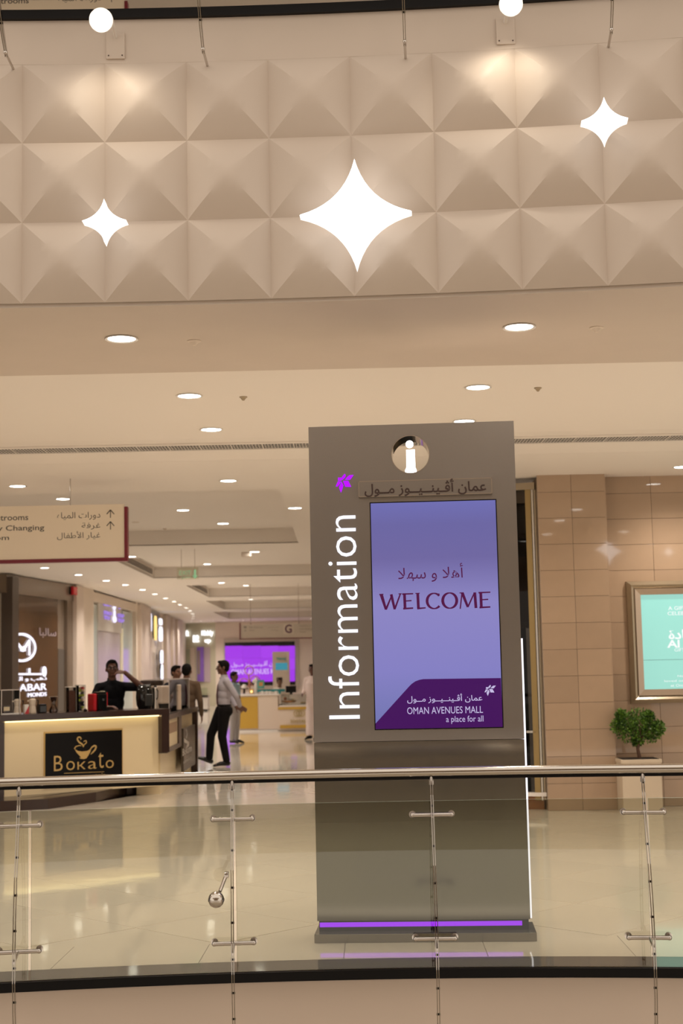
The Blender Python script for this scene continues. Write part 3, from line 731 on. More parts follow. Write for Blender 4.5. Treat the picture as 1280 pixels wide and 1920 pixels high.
# plant
px_, py_ = 3.29, 15.98
t = thing('topiary_plant', (px_ - .06, py_, 0), 'small bushy green topiary tree in a tall pale stone planter by the pilaster', 'potted plant')
b = MB(); b.prism([(-.215, -.17), (.215, -.17), (.215, .17), (-.215, .17)], 0, .56); b.box(-.225, .225, -.18, .18, .53, .57, bev=.004); b.build('planter', mat('pale_stone', (.60, .50, .38), .35, noise=.1, nscale=4), t, wm(t))
b = MB(); b.box(-.2, .2, -.16, .16, .565, .575); b.build('soil', mat('soil', (.03, .02, .014), .9), t, wm(t))
b = MB(); b.tube([(.02, 0, .56), (.0, .0, .68), (.035, .01, .78), (.04, 0, .9)], [.022, .018, .016, .012], 8)
for k in range(7):
    a = k * .9; b.tube([(.035, .01, .76), (.06 * math.cos(a) + .04, .05 * math.sin(a), .86), (.16 * math.cos(a) + .04, .13 * math.sin(a), .9 + .05 * (k % 3))], [.009, .006, .004], 6)
b.build('trunk', mat('bark', (.10, .05, .03), .8), t, wm(t), smooth=60)
b = MB(); rr = random.Random(3)
blobs = [(-.12, 0, .98, .12), (.0, -.02, 1.0, .13), (.12, 0, .93, .13), (-.1, 0, .86, .12), (.05, .02, .86, .13), (.16, 0, .85, .10), (-.2, 0, .93, .08), (.24, 0, .9, .07), (-.17, .0, 1.05, .05), (.13, 0, 1.03, .06), (.0, .03, .76, .05)]
for k in range(5200):
    bx = rr.choice(blobs); d = Vector((rr.gauss(0, 1), rr.gauss(0, 1), rr.gauss(0, 1))).normalized() * bx[3] * rr.random() ** .4
    c = Vector(bx[:3]) + d; L = rr.uniform(.022, .044); wv = L * .5
    a = (d.normalized() + Vector((rr.gauss(0, .5), rr.gauss(0, .5), rr.gauss(0, .5) + .2))).normalized(); s_ = a.cross(Vector((rr.gauss(0, 1), rr.gauss(0, 1), rr.gauss(0, 1)))).normalized(); n_ = a.cross(s_)
    v = [b.b.verts.new(c + q) for q in (Vector(), a * L * .5 + s_ * wv * .5 + n_ * .002, a * L, a * L * .5 - s_ * wv * .5 + n_ * .002)]; b.b.faces.new(v)
fm = bpy.data.materials.new('leaf_green'); fm.use_nodes = True; nt = fm.node_tree; bs = nt.nodes['Principled BSDF']; bs.inputs['Roughness'].default_value = .4
n = nt.nodes.new('ShaderNodeTexNoise'); n.inputs['Scale'].default_value = 22; cr = nt.nodes.new('ShaderNodeValToRGB'); cr.color_ramp.elements[0].color = (.015, .05, .008, 1); cr.color_ramp.elements[1].color = (.15, .30, .03, 1)
cr.color_ramp.elements[0].position = .35; cr.color_ramp.elements[1].position = .68
g_ = nt.nodes.new('ShaderNodeTexCoord'); nt.links.new(g_.outputs['Object'], n.inputs[0]); nt.links.new(n.outputs['Fac'], cr.inputs[0]); nt.links.new(cr.outputs[0], bs.inputs['Base Color'])
o = b.build('foliage', fm, t, wm(t)); o['kind'] = 'stuff'
# dark shop front between totem and pilaster
ds = Pl((1.55, 16.55), (2.245, 16.35))
t = thing('dark_shop_front', (1.9, 16.5, 0), 'narrow dark glass shop front with bronze frame between totem and stone pilaster', 'shop front')
b = MB(); b.box(-1.4, ds.L - .14, .16, 3.62, -1.2, -1.15); b.build('back_wall', mat('dark_interior', (.035, .028, .022), .5), t, ds.M)
b = MB(); b.box(.25, .55, 1.55, 2.95, -1.12, -1.10)
b.build('wood_slats', mat('wood_orange', (.30, .15, .05), .5, noise=.5, nscale=12), t, ds.M)
b = MB(); b.box(-1.4, ds.L - .1, .15, 3.66, -.02, -.01); b.build('shop_glass', glass('smoked_glass', (.34, .31, .28), .0, ior=1.3), t, ds.M)
for k, (a_, c_, mm) in enumerate(((ds.L - .115, ds.L - .05, mat('brass_frame', (.34, .24, .10), .3, .5)), (ds.L - .045, ds.L - .025, STEEL), (ds.L - .02, ds.L, BRONZE))):
    b = MB(); b.box(a_, c_, .1, 3.70, -.03 - .01 * k, .04 - .015 * k); b.build('frame_upright', mm, t, ds.M)
b = MB(); b.box(-1.4, ds.L, 3.64, 3.72, -.05, .06); b.build('frame_header', BRONZE, t, ds.M)
b = MB(); b.box(-1.4, ds.L + .02, .15, .19, -.1, .08); b.build('ledge', WHITE, t, ds.M)
b = MB(); b.box(-1.4, ds.L - .02, .0, .14, -.1, .0); b.build('plinth', mat('plinth_orange', (.30, .12, .035), .3), t, ds.M)
b = MB(); b.box(ds.L - .27, ds.L - .23, 0, .15, .0, .05); b.build('ledge_leg', STEEL, t, ds.M)
b = MB(); b.box(-1.0, ds.L - .17, .2, 2.05, -.6, -.05); b.build('display_cabinet', mat('cabinet_black', (.012, .011, .010), .25), t, ds.M)
text('shop_lettering', 'EUR', mat('brass_text', (.5, .42, .28), .4), ds.off(-.045), (969, 1166, 991, 1177), t, .003)
prect('door_pull', 987, 1370, 1005, 1374, STEEL, ds.off(.02), t, .02)
# ================================================================== HANGING SIGNS
SIGNM = mat('sign_beige', (.76, .66, .52), .3, metal=.1)
def rest_sign(Y, label, full):
    dx = 0
    k = Y / 16.2
    t = thing('hanging_sign', (-3.1, Y, 2.9 if full else 8.6), label, 'sign')
    z0, z1, xr = (2.89, 3.483, -2.395) if full else (8.42, 9.03, -2.28)
    pl = Pl((-5, Y), (xr, Y)); L = pl.L
    b = MB(); b.box(0, L, z0, z1, -.03, 0); b.build('sign_board', SIGNM, t, pl.M)
    b = MB(); b.box(0, L + .035, z0 - .038, z0, -.09, .01); b.box(L, L + .035, z0, z1 - .03, -.09, .01); b.build('sign_edging', MAROON, t, pl.M)
    for u in (L - .6, L - 2.0): b = MB(); b.tube([(u, z1, -.02), (u, 3.78 if full else 9.34, -.02)], .006, 6); b.build('hanger_rod', STEEL, t, pl.M)
    pt = pl.off(.001)
    GREY = mat('grey_print', (.10, .085, .07), .5)
    if full:
        text('sign_lettering', 'Restrooms', GREY, pt, (-24, 965, 53, 976), t, 0, off=.012)
        text('sign_lettering', 'Baby Changing', GREY, pt, (-32, 985, 83, 998), t, 0, off=.012)
        text('sign_lettering', 'Room', GREY, pt, (-32, 1004, 17, 1013), t, 0, off=.012)
        text('sign_lettering', arab('دورات المياه'), GREY, pt, (107, 960, 188, 975), t, 0)
        text('sign_lettering', arab('غرفة'), GREY, pt, (153, 980, 188, 993), t, 0)
        text('sign_lettering', arab('غيار الأطفال'), GREY, pt, (107, 996, 188, 1012), t, 0)
        for yy in (956, 978):
            b = MB(); a = pt.uv(207, yy); c = pt.uv(207, yy + 15); s1 = pt.uv(200, yy + 8); s2 = pt.uv(214, yy + 8)
            stroke(b, a, c, .009, .009, 0, .002); stroke(b, a, s1, .010, .010, 0, .002); stroke(b, a, s2, .010, .010, 0, .002); b.build('arrow', GREY, t, pt.M)
    else:
        text('sign_lettering', 'Restrooms', GREY, pt, (-24, -4, 54, 7), t, 0, off=.012)
        text('sign_lettering', arab('دورات المياه'), GREY, pt, (109, -10, 190, 5), t, 0)
        b = MB(); a = pt.uv(209, -12); c = pt.uv(209, 4); s1 = pt.uv(202, -4); s2 = pt.uv(216, -4)
        stroke(b, a, c, .009, .009, 0, .002); stroke(b, a, s1, .010, .010, 0, .002); stroke(b, a, s2, .010, .010, 0, .002); b.build('arrow', GREY, t, pt.M)
rest_sign(15.6, 'beige restrooms and baby changing sign with maroon edge hanging at left', True)
rest_sign(15.0, 'restrooms sign of the upper floor, its lower edge showing at the top left', False)
t = thing('directory_sign', (-2, 40, 2.44), 'long beige directory sign with a big maroon letter G before the video wall', 'sign')
gpn = Pl((-4, 40), (0, 40))
prect('sign_board', 451, 1170, 640, 1198, mat('sign_pale', (.55, .49, .42), .4), gpn, t, .03)
ppoly('sign_edging', [(449, 1168), (451, 1168), (451, 1197.5), (640, 1194.5), (640, 1196), (449, 1199)], MAROON, gpn, t, .05)
g2 = gpn.off(.032)
prect('letter_tile', 531, 1168, 550, 1189, mat('sign_cream', (.62, .55, .47), .4), g2, t, .004)
text('sign_lettering', 'G', mat('maroon_print', (.09, .02, .06), .5), g2.off(.006), (534, 1171, 547, 1187), t, .002, off=.02)
GP = mat('grey_faint', (.28, .24, .20), .5)
for bx, s_ in (((457, 1174, 462, 1178), '1'), ((457, 1180, 462, 1184), '2'), ((467, 1174, 492, 1178), 'Main Entrance'), ((467, 1180, 477, 1183), 'Gate'), ((561, 1172, 583, 1175), 'Food Court'), ((561, 1178, 585, 1181), 'Main Parking'), ((561, 1183, 573, 1186), 'Taxi')):
    text('sign_lettering', s_, GP, g2, bx, t, 0)
for bx, s_ in (((502, 1174, 522, 1178), 'المدخل الرئيسي'), ((508, 1180, 522, 1183), 'بوابة')): text('sign_lettering', arab(s_), GP, g2, bx, t, 0)
for x in (470, 560): u, z = gpn.uv(x, 1171); b = MB(); b.tube([(u, z, 0), (u, ZC + .28, 0)], .008, 6); b.build('hanger_rod', STEEL, t, gpn.M)
# exit sign
ep = Pl((-4, 25.2), (0, 25.2)); t = thing('exit_sign', (-2.7, 25.2, 3.35), 'clear hanging exit sign with pale green letters and a down arrow', 'sign')
prect('sign_pane', 332, 1064, 372, 1086, glass('exit_acrylic', (.93, .94, .88), .0), ep, t, .01)
EG = glow('exit_green', (.40, .72, .36), .6)
e2 = ep.off(.012)
text('sign_lettering', 'EXIT', EG, e2, (336, 1070, 358, 1078), t, 0); text('sign_lettering', arab('مخرج'), EG, e2, (341, 1080, 357, 1086), t, 0)
ppoly('arrow', [(363.5, 1068), (367.5, 1068), (367.5, 1079), (370.5, 1079), (365.5, 1086), (360.5, 1079), (363.5, 1079)], EG, e2, t, .003)
for x in (340, 365): u, z = ep.uv(x, 1064); b = MB(); b.tube([(u, z, 0), (u, ZC + .03, 0)], .005, 6); b.build('hanger_rod', STEEL, t, ep.M)
# ================================================================== PEOPLE
def vox(bm_b, size, smooth_it, name, m):
    bmesh.ops.recalc_face_normals(bm_b, faces=bm_b.faces)
    me = bpy.data.meshes.new('t'); bm_b.to_mesh(me); bm_b.free(); o = bpy.data.objects.new('t', me); COL.objects.link(o)
    r = o.modifiers.new('r', 'REMESH'); r.mode = 'VOXEL'; r.voxel_size = size
    s_ = o.modifiers.new('s', 'SMOOTH'); s_.iterations = smooth_it; s_.factor = .5
    dg = bpy.context.evaluated_depsgraph_get(); dg.update(); me2 = bpy.data.meshes.new_from_object(o.evaluated_get(dg))
    bpy.data.objects.remove(o); me2.materials.clear(); me2.materials.append(m); me2.polygons.foreach_set('use_smooth', [True] * len(me2.polygons)); me2.name = name
    return me2
V3 = Vector
def hand(b, wrist, d, pn, side, curl=.35, L=.18, spread=.12, straight=()):
    """palm plus five fingers: d forward, pn palm normal, side +1/-1 thumb side"""
    d = V3(d).normalized(); pn = V3(pn); pn = (pn - d * pn.dot(d)).normalized(); s = d.cross(pn) * side; w_ = V3(wrist); k = L / .18
    for t_ in (-.026, -.009, .009, .026): b.cap(w_ + d * .01 * k + s * t_ * .6 * k, w_ + d * .085 * k + s * t_ * k, .014 * k, .0115 * k, 8)
    for i, (t_, ln) in enumerate(((.029, .072), (.010, .082), (-.010, .076), (-.028, .058))):
        p = w_ + d * .088 * k + s * t_ * k; dd = (d + s * t_ * spread * 30 * .2).normalized(); c = .04 if i in straight else curl
        for q, fr in enumerate((.45, .32, .25)):
            dd = (dd * math.cos(c) + pn * math.sin(c)).normalized(); p2 = p + dd * ln * fr * k
            b.cap(p, p2, (.0088 - .0008 * q) * k, (.0080 - .0008 * q) * k, 7); p = p2
            
    p = w_ + d * .025 * k + s * .030 * k; dd = (d * .75 + s * .75 + pn * .25).normalized()
    for q, ln in enumerate((.038, .030, .024)):
        p2 = p + dd * ln * k; b.cap(p, p2, (.0115 - .0012 * q) * k, (.0105 - .0014 * q) * k, 7); p = p2; dd = (dd + d * .25 + pn * .15).normalized()
def person(name_label, loc, rz, H=1.75, skin=(.25, .12, .07), hair=(.01, .008, .007), top=(.5, .5, .55), trousers=(.01, .01, .012), sleeve='long', pose={}, robe=False,
           vs=.011, group=None, face_yaw=0.0, glasses=False, tie=None, cap_=None, head_pitch=0.0, collar=None, jacket_inner=None, curlL=.35, curlR=.35, hz=None):
    t = thing('person', loc, name_label, 'person', group, rz); Mt = wm(t); k = H / 1.75
    J = dict(pelvis=(0, 0, .95), waist=(0, 0, 1.08), chest=(0, .01, 1.28), neck=(0, .015, 1.475), head=(0, -.01, 1.635),
             sL=(.175, .01, 1.41), eL=(.235, .03, 1.13), wL=(.24, -.04, .89), sR=(-.175, .01, 1.41), eR=(-.235, .03, 1.13), wR=(-.24, -.04, .89),
             hL=(.085, 0, .92), kL=(.095, -.015, .50), aL=(.10, .02, .09), tL=(.115, -.15, .03), hR=(-.085, 0, .92), kR=(-.095, -.015, .50), aR=(-.10, .02, .09), tR=(-.115, -.15, .03),
             hdL=None, hdR=None, pnL=(-1, 0, 0), pnR=(1, 0, 0))
    J.update(pose); P = {a: (V3(c) if c is not None else None) for a, c in J.items()}
    P = {a: (c * k if c is not None and a[:2] not in ('hd', 'pn') else c) for a, c in P.items()}
    sk = mat('skin_%d_%d' % (int(skin[0] * 1000), int(skin[1] * 1000)), skin, .5); hm = mat('hair_%d' % int(hair[0] * 1000), hair, .8, spec=.1)
    tm = mat('cloth_%d_%d_%d' % tuple(int(c * 1000) for c in top), top, .9, spec=.12); trm = mat('cloth_%d_%d_%d' % tuple(int(c * 1000) for c in trousers), trousers, .9, spec=.12)
    # ---- body: one continuous surface
    b = MB(); hd = P['head']; Rh = Matrix.Rotation(face_yaw, 3, 'Z') @ Matrix.Rotation(head_pitch, 3, 'X')
    def hp(x, y, z): return hd + Rh @ V3((x, y, z)) * k
    b.ell(hp(0, .012, .03), (.074 * k, .093 * k, .088 * k), Rh, 20); b.ell(hp(0, -.022, -.035), (.058 * k, .066 * k, .075 * k), Rh, 16)
    b.ell(hp(0, -.06, -.088), (.026 * k, .024 * k, .020 * k), Rh, 10)
    b.ell(hp(0, -.083, .022), (.045 * k, .014 * k, .010 * k), Rh, 10)
    b.cap(hp(0, -.090, .012), hp(0, -.108, -.022), .009 * k, .014 * k, 8); b.ell(hp(0, -.086, -.052), (.024 * k, .012 * k, .010 * k), Rh, 10)
    for s in (-1, 1): b.ell(hp(s * .078, .012, -.01), (.011 * k, .020 * k, .032 * k), Rh, 10); b.ell(hp(s * .042, -.052, -.02), (.026 * k, .028 * k, .026 * k), Rh, 10)
    b.cap(P['neck'] - V3((0, 0, .04 * k)), hp(0, .015, -.06), .058 * k, .054 * k)
    b.ell(P['chest'], (.145 * k, .09 * k, .17 * k)); b.ell(P['waist'], (.13 * k, .088 * k, .13 * k)); b.ell(P['pelvis'], (.145 * k, .095 * k, .10 * k))
    for s in 'LR':
        b.cap(P['s' + s], P['e' + s], .048 * k, .041 * k); b.cap(P['e' + s], P['w' + s], .043 * k, .028 * k); b.cap(P['chest'] + V3((0, 0, .12 * k)), P['s' + s], .06 * k, .045 * k)
        d = P['hd' + s] if P['hd' + s] is not None else (P['w' + s] - P['e' + s])
        hand(b, P['w' + s], d, P['pn' + s], (1 if s == 'R' else -1) , curlL if s == 'L' else curlR, .175 * k)
        if not robe:
            b.cap(P['h' + s], P['k' + s], .07 * k, .05 * k); b.cap(P['k' + s], P['a' + s], .048 * k, .035 * k)
        b.cap(P['a' + s] - V3((0, 0, .02 * k)), P['t' + s], .035 * k, .025 * k)
    ob('body', vox(b.b, vs * .62, 2, 'body', sk), t, Mt)
    # eyes
    for s in (-1, 1):
        b = MB(); b.ell(hp(s * .030, -.083, .006), (.012 * k, .007 * k, .007 * k), Rh, 10); e = b.build('eye', mat('eye_white', (.35, .3, .27), .4), t, Mt, smooth=180)
        b = MB(); b.ell(hp(s * .030, -.089, .006), (.0055 * k, .003 * k, .0055 * k), Rh, 8); b.build('iris', mat('iris_dark', (.01, .006, .004), .2), e, Mt, smooth=180)
        b = MB(); b.cap(hp(s * .014, -.096, .026), hp(s * .046, -.086, .028), .004 * k, .003 * k, 6); b.build('eyebrow', hm, t, Mt)
    # hair: shell over the skull
    b = MB(); hz_ = hz or 0
    b.ell(hp(0, .022, .040 + hz_), (.083 * k, .096 * k, .090 * k), Rh, 20); b.ell(hp(0, .055, .0), (.074 * k, .058 * k, .078 * k), Rh, 14)
    b.ell(hp(0, -.045, .098 + hz_), (.055 * k, .045 * k, .026 * k), Rh, 12)
    ob('hair', vox(b.b, .009, 1, 'hair', hm), t, Mt)
    if cap_:
        b = MB(); b.lathe([(.088 * k, 0), (.09 * k, .05 * k), (.08 * k, .085 * k), (.02, .092 * k)], 20, Matrix.Translation(hp(0, .02, .055)) @ Rh.to_4x4()); b.build('cap', mat('cap_cloth', cap_, .8), t, Mt, smooth=60)
    # ---- top garment
    b = MB()
    if robe:
        b.lathe([(.10 * k, 1.40 * k), (.165 * k, 1.32 * k), (.16 * k, 1.1 * k), (.168 * k, .85 * k), (.178 * k, .5 * k), (.19 * k, .10 * k)], 20, Matrix.Diagonal((1, .74, 1, 1)))
    else:
        ch, wa, pe = P['chest'], P['waist'], P['pelvis']
        b.ell(ch + V3((0, 0, .03 * k)), (.168 * k, .112 * k, .165 * k), seg=18); b.ell((ch + wa) / 2, (.158 * k, .112 * k, .15 * k), seg=18); b.ell(wa, (.15 * k, .108 * k, .13 * k), seg=18)
        b.ell(wa * .5 + pe * .5, (.15 * k, .108 * k, .085 * k), seg=18)
    b.cap(P['neck'] - V3((0, 0, .05 * k)), P['neck'] + V3((0, 0, .0 * k)), .085 * k, .060 * k)
    for s in 'LR':
        b.cap(P['chest'] + V3((0, 0, .12 * k)), P['s' + s], .08 * k, .060 * k); b.cap(P['neck'] - V3((0, 0, .03 * k)), P['s' + s], .055 * k, .048 * k)
        if sleeve == 'long':
            e, w_ = P['e' + s], P['w' + s]; b.cap(P['s' + s], e, .060 * k, .050 * k); b.cap(e, e + (w_ - e) * .93, .050 * k, .036 * k)
        else:
            e = P['s' + s] + (P['e' + s] - P['s' + s]) * .72; b.cap(P['s' + s], e, .062 * k, .060 * k)
    ob('robe' if robe else 'shirt', vox(b.b, vs, 2, 'shirt', tm), t, Mt)
    if collar:
        b = MB(); b.lathe([(.064 * k, -.01), (.060 * k, .035 * k), (.055 * k, .036 * k), (.06 * k, -.01)], 20, Matrix.Translation(P['neck'] + V3((0, 0, .005)))); b.build('collar', mat('collar_%d' % int(collar[0] * 100), collar, .8), t, Mt, smooth=60)
    if tie:
        c = P['chest']; n0 = P['neck']; b = MB()
        pts = [(n0 + V3((0, -.066 * k, -.015 * k)), .014), (c + V3((0, -.115 * k, .06 * k)), .022), ((c + P['waist']) / 2 + V3((0, -.128 * k, 0)), .030), (P['waist'] + V3((0, -.118 * k, -.03 * k)), .034), (P['waist'] + V3((0, -.114 * k, -.07 * k)), .006)]
        rows = [[b.b.verts.new(p + V3((sx * w_, dy, 0))) for sx, dy in ((-1, 0), (1, 0), (1, .014), (-1, .014))] for p, w_ in pts]
        for i in range(len(rows) - 1):
            for q in range(4): b.b.faces.new((rows[i][q], rows[i + 1][q], rows[i + 1][(q + 1) % 4], rows[i][(q + 1) % 4]))
        b.b.faces.new(rows[0]); b.b.faces.new(rows[-1][::-1]); b.ell(pts[0][0], .016 * k, seg=8)
        b.build('tie', mat('tie_maroon', tie, .6), t, Mt)
    if glasses:
        b = MB()
        for s in (-1, 1):
            pts = [hp(s * .033 + .024 * math.cos(a), -.100, .004 + .015 * math.sin(a)) for a in [q * PI / 8 for q in range(17)]]; b.tube(pts, .0022, 6); b.tube([hp(s * .057, -.098, .006), hp(s * .08, .0, .004)], .002, 6)
        b.tube([hp(-.009, -.101, .008), hp(.009, -.101, .008)], .002, 6); b.build('glasses', mat('glasses_frame', (.01, .01, .01), .3), t, Mt)
    # ---- trousers and shoes
    if not robe:
        b = MB(); pe = P['pelvis']; b.ell(pe + V3((0, 0, .0)), (.152 * k, .112 * k, .105 * k), seg=18)
        for s in 'LR': b.cap(P['h' + s], P['k' + s], .108 * k, .076 * k); b.cap(P['k' + s], P['a' + s] + V3((0, 0, .02 * k)), .074 * k, .060 * k); b.cap(P['h' + s] + V3((0, .03, 0)), pe, .112 * k, .11 * k)
        ob('trousers', vox(b.b, vs, 2, 'trousers', trm), t, Mt)
        b = MB(); b.lathe([(.95, -.018), (1.0, -.016), (1.0, .016), (.95, .018)], 24, Matrix.Translation((P['waist'] * .45 + P['pelvis'] * .55)) @ Matrix.Diagonal((.157 * k, .117 * k, 1, 1))); b.build('belt', BLACK, t, Mt, smooth=60)
    for s in 'LR':
        a, tt = P['a' + s], P['t' + s]; d = (tt - a); b = MB(); f = V3((d.x, d.y, 0)).normalized()
        b.cap(a + V3((0, 0, -.035 * k)) - f * .03 * k, a + (tt - a) * .55 + V3((0, 0, -.005)), .042 * k, .038 * k, 10); b.cap(a + (tt - a) * .55 + V3((0, 0, -.005)), tt + (tt - a).normalized() * .035 * k, .038 * k, .020 * k, 10)
        ob('shoe', vox(b.b, .008, 2, 'shoe', mat('black_leather', (.01, .009, .008), .25)), t, Mt)
    return t
# barista
pb = aty(211, 1330, 19.75)
person('man in black polo shirt and glasses behind the coffee counter, hand at his nose', (pb.x, 19.75, 0), .12, 1.80, skin=(.11, .042, .024), top=(.006, .006, .008), sleeve='short', glasses=True, face_yaw=.10, head_pitch=-.06,
       collar=(.008, .008, .010), pose=dict(sL=(.18, 0, 1.395), eL=(.395, -.12, 1.385), wL=(.17, -.20, 1.585), hdL=(-.95, .0, .06), pnL=(0, .6, -1),
                 sR=(-.18, 0, 1.395), eR=(-.27, -.10, 1.17), wR=(-.06, -.33, 1.14), hdR=(.8, -.35, .0), pnR=(0, .2, -1), neck=(-.01, .01, 1.475), head=(-.005, -.02, 1.635)), vs=.012, curlL=.5, curlR=.35)
# two men talking behind the kiosk
p = aty(328, 1300, 24.3); person('man in a dark shirt facing right, talking behind the acrylic case', (p.x, 24.5, 0), math.radians(38), 1.72, skin=(.22, .10, .06), top=(.035, .037, .05), trousers=(.02, .02, .025), sleeve='short', vs=.014, face_yaw=.15)
p = aty(349, 1300, 23.9); person('man in a brown jacket seen from behind, talking beside the acrylic case', (p.x, 24.0, 0), math.radians(172), 1.74, skin=(.18, .08, .05), top=(.13, .085, .055), trousers=(.015, .013, .013), vs=.014, collar=(.7, .66, .6))
# walking man
p = atz(424, 1437, 0)
person('man in a pale shirt and maroon tie walking left across the shiny floor', (p.x - .03, p.y, 0), math.radians(-76), 1.79, skin=(.16, .07, .045), top=(.50, .46, .50), trousers=(.012, .010, .010), tie=(.09, .012, .025), collar=(.52, .48, .52), vs=.012, face_yaw=-.1,
       pose=dict(sL=(.165, .035, 1.40), eL=(.235, .17, 1.16), wL=(.16, .25, .99), hdL=(-.1, .8, -.55), pnL=(-1, 0, 0), sR=(-.165, .02, 1.40), eR=(-.23, .16, 1.15), wR=(-.12, .22, .98), hdR=(.4, .6, -.3),
                 pelvis=(0, .01, .95), hL=(.08, .0, .92), kL=(.09, -.05, .50), aL=(.09, .02, .09), tL=(.10, -.16, .035), hR=(-.08, -.03, .92), kR=(-.08, -.21, .53), aR=(-.085, -.24, .12), tR=(-.09, -.42, .155)))
p = atz(440, 1400, 0)
p = aty(439, 1300, 32)
person('distant person in a pale blue shirt half hidden behind the walking man', (p.x, 32, 0), math.radians(60), 1.58, skin=(.15, .07, .04), top=(.35, .50, .62), trousers=(.45, .42, .42), sleeve='short', vs=.02)
p = aty(586, 1300, 33)
person('man in a long white robe cut off by the left edge of the totem', (p.x, 33, 0), math.radians(-30), 1.71, skin=(.14, .06, .045), top=(.75, .62, .58), robe=True, vs=.02, pose=dict(eR=(-.22, -.02, 1.12), wR=(-.15, -.22, 1.05)))
p = aty(524, 1290, 39.6)
person('seated man in white with a dark cap behind the far counter', (p.x, 39.6, -.0), math.radians(10), 1.72, skin=(.2, .1, .06), top=(.75, .68, .62), robe=False, trousers=(.7, .65, .6), vs=.02, cap_=(.12, .08, .07),
       pose={a: (c[0], c[1], c[2] - .36) for a, c in dict(pelvis=(0, 0, .95), waist=(0, 0, 1.08), chest=(0, .01, 1.28), neck=(0, .015, 1.475), head=(0, -.01, 1.635), sL=(.175, .01, 1.41), eL=(.235, .03, 1.13), wL=(.2, -.2, 1.1), sR=(-.175, .01, 1.41), eR=(-.235, .03, 1.13), wR=(-.2, -.2, 1.1), hL=(.085, 0, .92), hR=(-.085, 0, .92)).items()} | dict(kL=(.1, -.40, .55), aL=(.1, -.35, .1), tL=(.11, -.5, .03), kR=(-.1, -.40, .55), aR=(-.1, -.35, .1), tR=(-.11, -.5, .03)))
tt = thing('stool', (p.x, 39.63, 0), 'round stool under the seated man behind the far counter', 'stool')
b = MB(); b.lathe([(.16, .46), (.17, .48), (.16, .50)], 16); b.build('seat', WHITE, tt, wm(tt)); b = MB(); b.lathe([(.03, .02), (.03, .46)], 12); b.lathe([(.18, 0), (.18, .02)], 16); b.build('stand', STEEL, tt, wm(tt))
# ================================================================== COFFEE KIOSK
KA, KB = (-4.27, 17.95), (-2.60, 19.22)
kp = Pl(KA, KB); uL = kp.uv(7, 1420)[0]; uC = kp.uv(297, 1420)[0]; uP = kp.uv(311, 1380)[0]
t = K = thing('coffee_kiosk', (-3.4, 19.0, 0), 'cream coffee kiosk with dark counter top and black and gold coffee cup sign', 'kiosk')
b = MB(); b.box(uL - .7, uC, .12, 1.055, -.06, 0); b.build('front_panel', CREAM, K, kp.M)
b = MB(); b.box(uL - .75, uL, .02, 1.05, -.08, .02); b.build('end_post', DARKBR, K, kp.M)
b = MB(); b.box(uL - 1.2, uP, 1.055, 1.135, -.62, .10, bev=.004); b.build('counter_top', DARKBR, K, kp.M)
b = MB(); b.box(uC + .0, uP, .56, 1.055, -.12, .09); b.build('corner_post', DARKBR, K, kp.M)
b = MB(); b.box(uL, uC - .02, 1.040, 1.053, .03, .06); b.build('light_strip', glow('kiosk_led', (1.0, .82, .42), 2.6), K, kp.M)
al = bpy.data.lights.new('strip_lamp', 'AREA'); al.shape = 'RECTANGLE'; al.size = uC - uL; al.size_y = .03; al.energy = 7; al.color = (1, .80, .45)
alo = bpy.data.objects.new('strip_lamp', al); place(alo, kp.M @ Matrix.Translation(((uL + uC) / 2, 1.035, .05)) @ Matrix.Rotation(PI / 2, 4, 'X'), K)
# curved base
base = [tuple(atz(x, y, 0).xy) for x, y in ((-60, 1526), (0, 1522), (90, 1517), (180, 1504), (240, 1490), (270, 1483))]
bk = [tuple(kp.w(uC - .0, 0, -.3).xy), tuple(kp.w(uL - .8, 0, -.3).xy)]
b = MB(); b.prism(base + bk, 0, .125); b.build('kick_base', DARKBR, K)
# sign board
u0, z1 = kp.uv(82, 1373); u1, z0b = kp.uv(229, 1470); z1b = kp.uv(155, 1369)[1]; z0 = z1b - .70
kM = kp.M; ks = kp.off(.02)
b = MB(); b.box(u0, u1, z0, z1b, 0, .018); b.build('sign_border', GOLD, K, kM)
b = MB(); b.box(u0 + .012, u1 - .012, z0 + .012, z1b - .02, .018, .024); b.build('sign_board', mat('matt_black', (.006, .005, .005), .3, spec=.12), K, kM)
kt = kp.off(.026)
for ch_, bx in (('B', (101, 1417, 117, 1445.5)), ('o', (124, 1427, 140, 1444)), ('\u043a', (145, 1428, 160, 1442.5)), ('a', (165, 1427, 181, 1441.5)), ('t', (184, 1411, 194, 1440)), ('o', (198, 1425, 213, 1440))):
    text('sign_lettering', ch_, GOLD, kt, bx, K, .004, off=-.008)
b = MB(); a, c = kt.uv(120, 1450), kt.uv(195, 1447); stroke(b, a, c, .006, .006, 0, .003); b.build('sign_rule', GOLD, K, kt.M)
text('sign_lettering', 'by momento\'s', GOLD, kt, (121, 1452, 197, 1459), K, .003)
def kz(a, c): return kt.uv(a / 3.368, 1320 + c / 3.368)
CUP = [(468, 280), (476, 272), (500, 284), (530, 291), (552, 290), (572, 280), (580, 275), (566, 300), (552, 340), (535, 347), (510, 345), (490, 330), (475, 305)]
b = MB(); b.prism([kz(*p) for p in [(470, 284), (490, 296), (520, 300), (550, 296), (575, 282), (568, 305), (556, 325), (545, 342), (530, 348), (508, 346), (500, 338), (512, 338), (500, 325), (484, 308)]], 0, .005)
kk = (kz(100, 0)[0] - kz(0, 0)[0]) / 100
def curve(pts, w0): 
    for (p, q), (wa, wb) in zip(zip(pts, pts[1:]), zip(w0, w0[1:])): stroke(b, kz(*p), kz(*q), wa * kk, wb * kk, 0, .005)
curve([(566, 290), (580, 272), (596, 262), (607, 268), (600, 288), (585, 305), (572, 318)], [4, 8, 10, 10, 10, 8, 3])
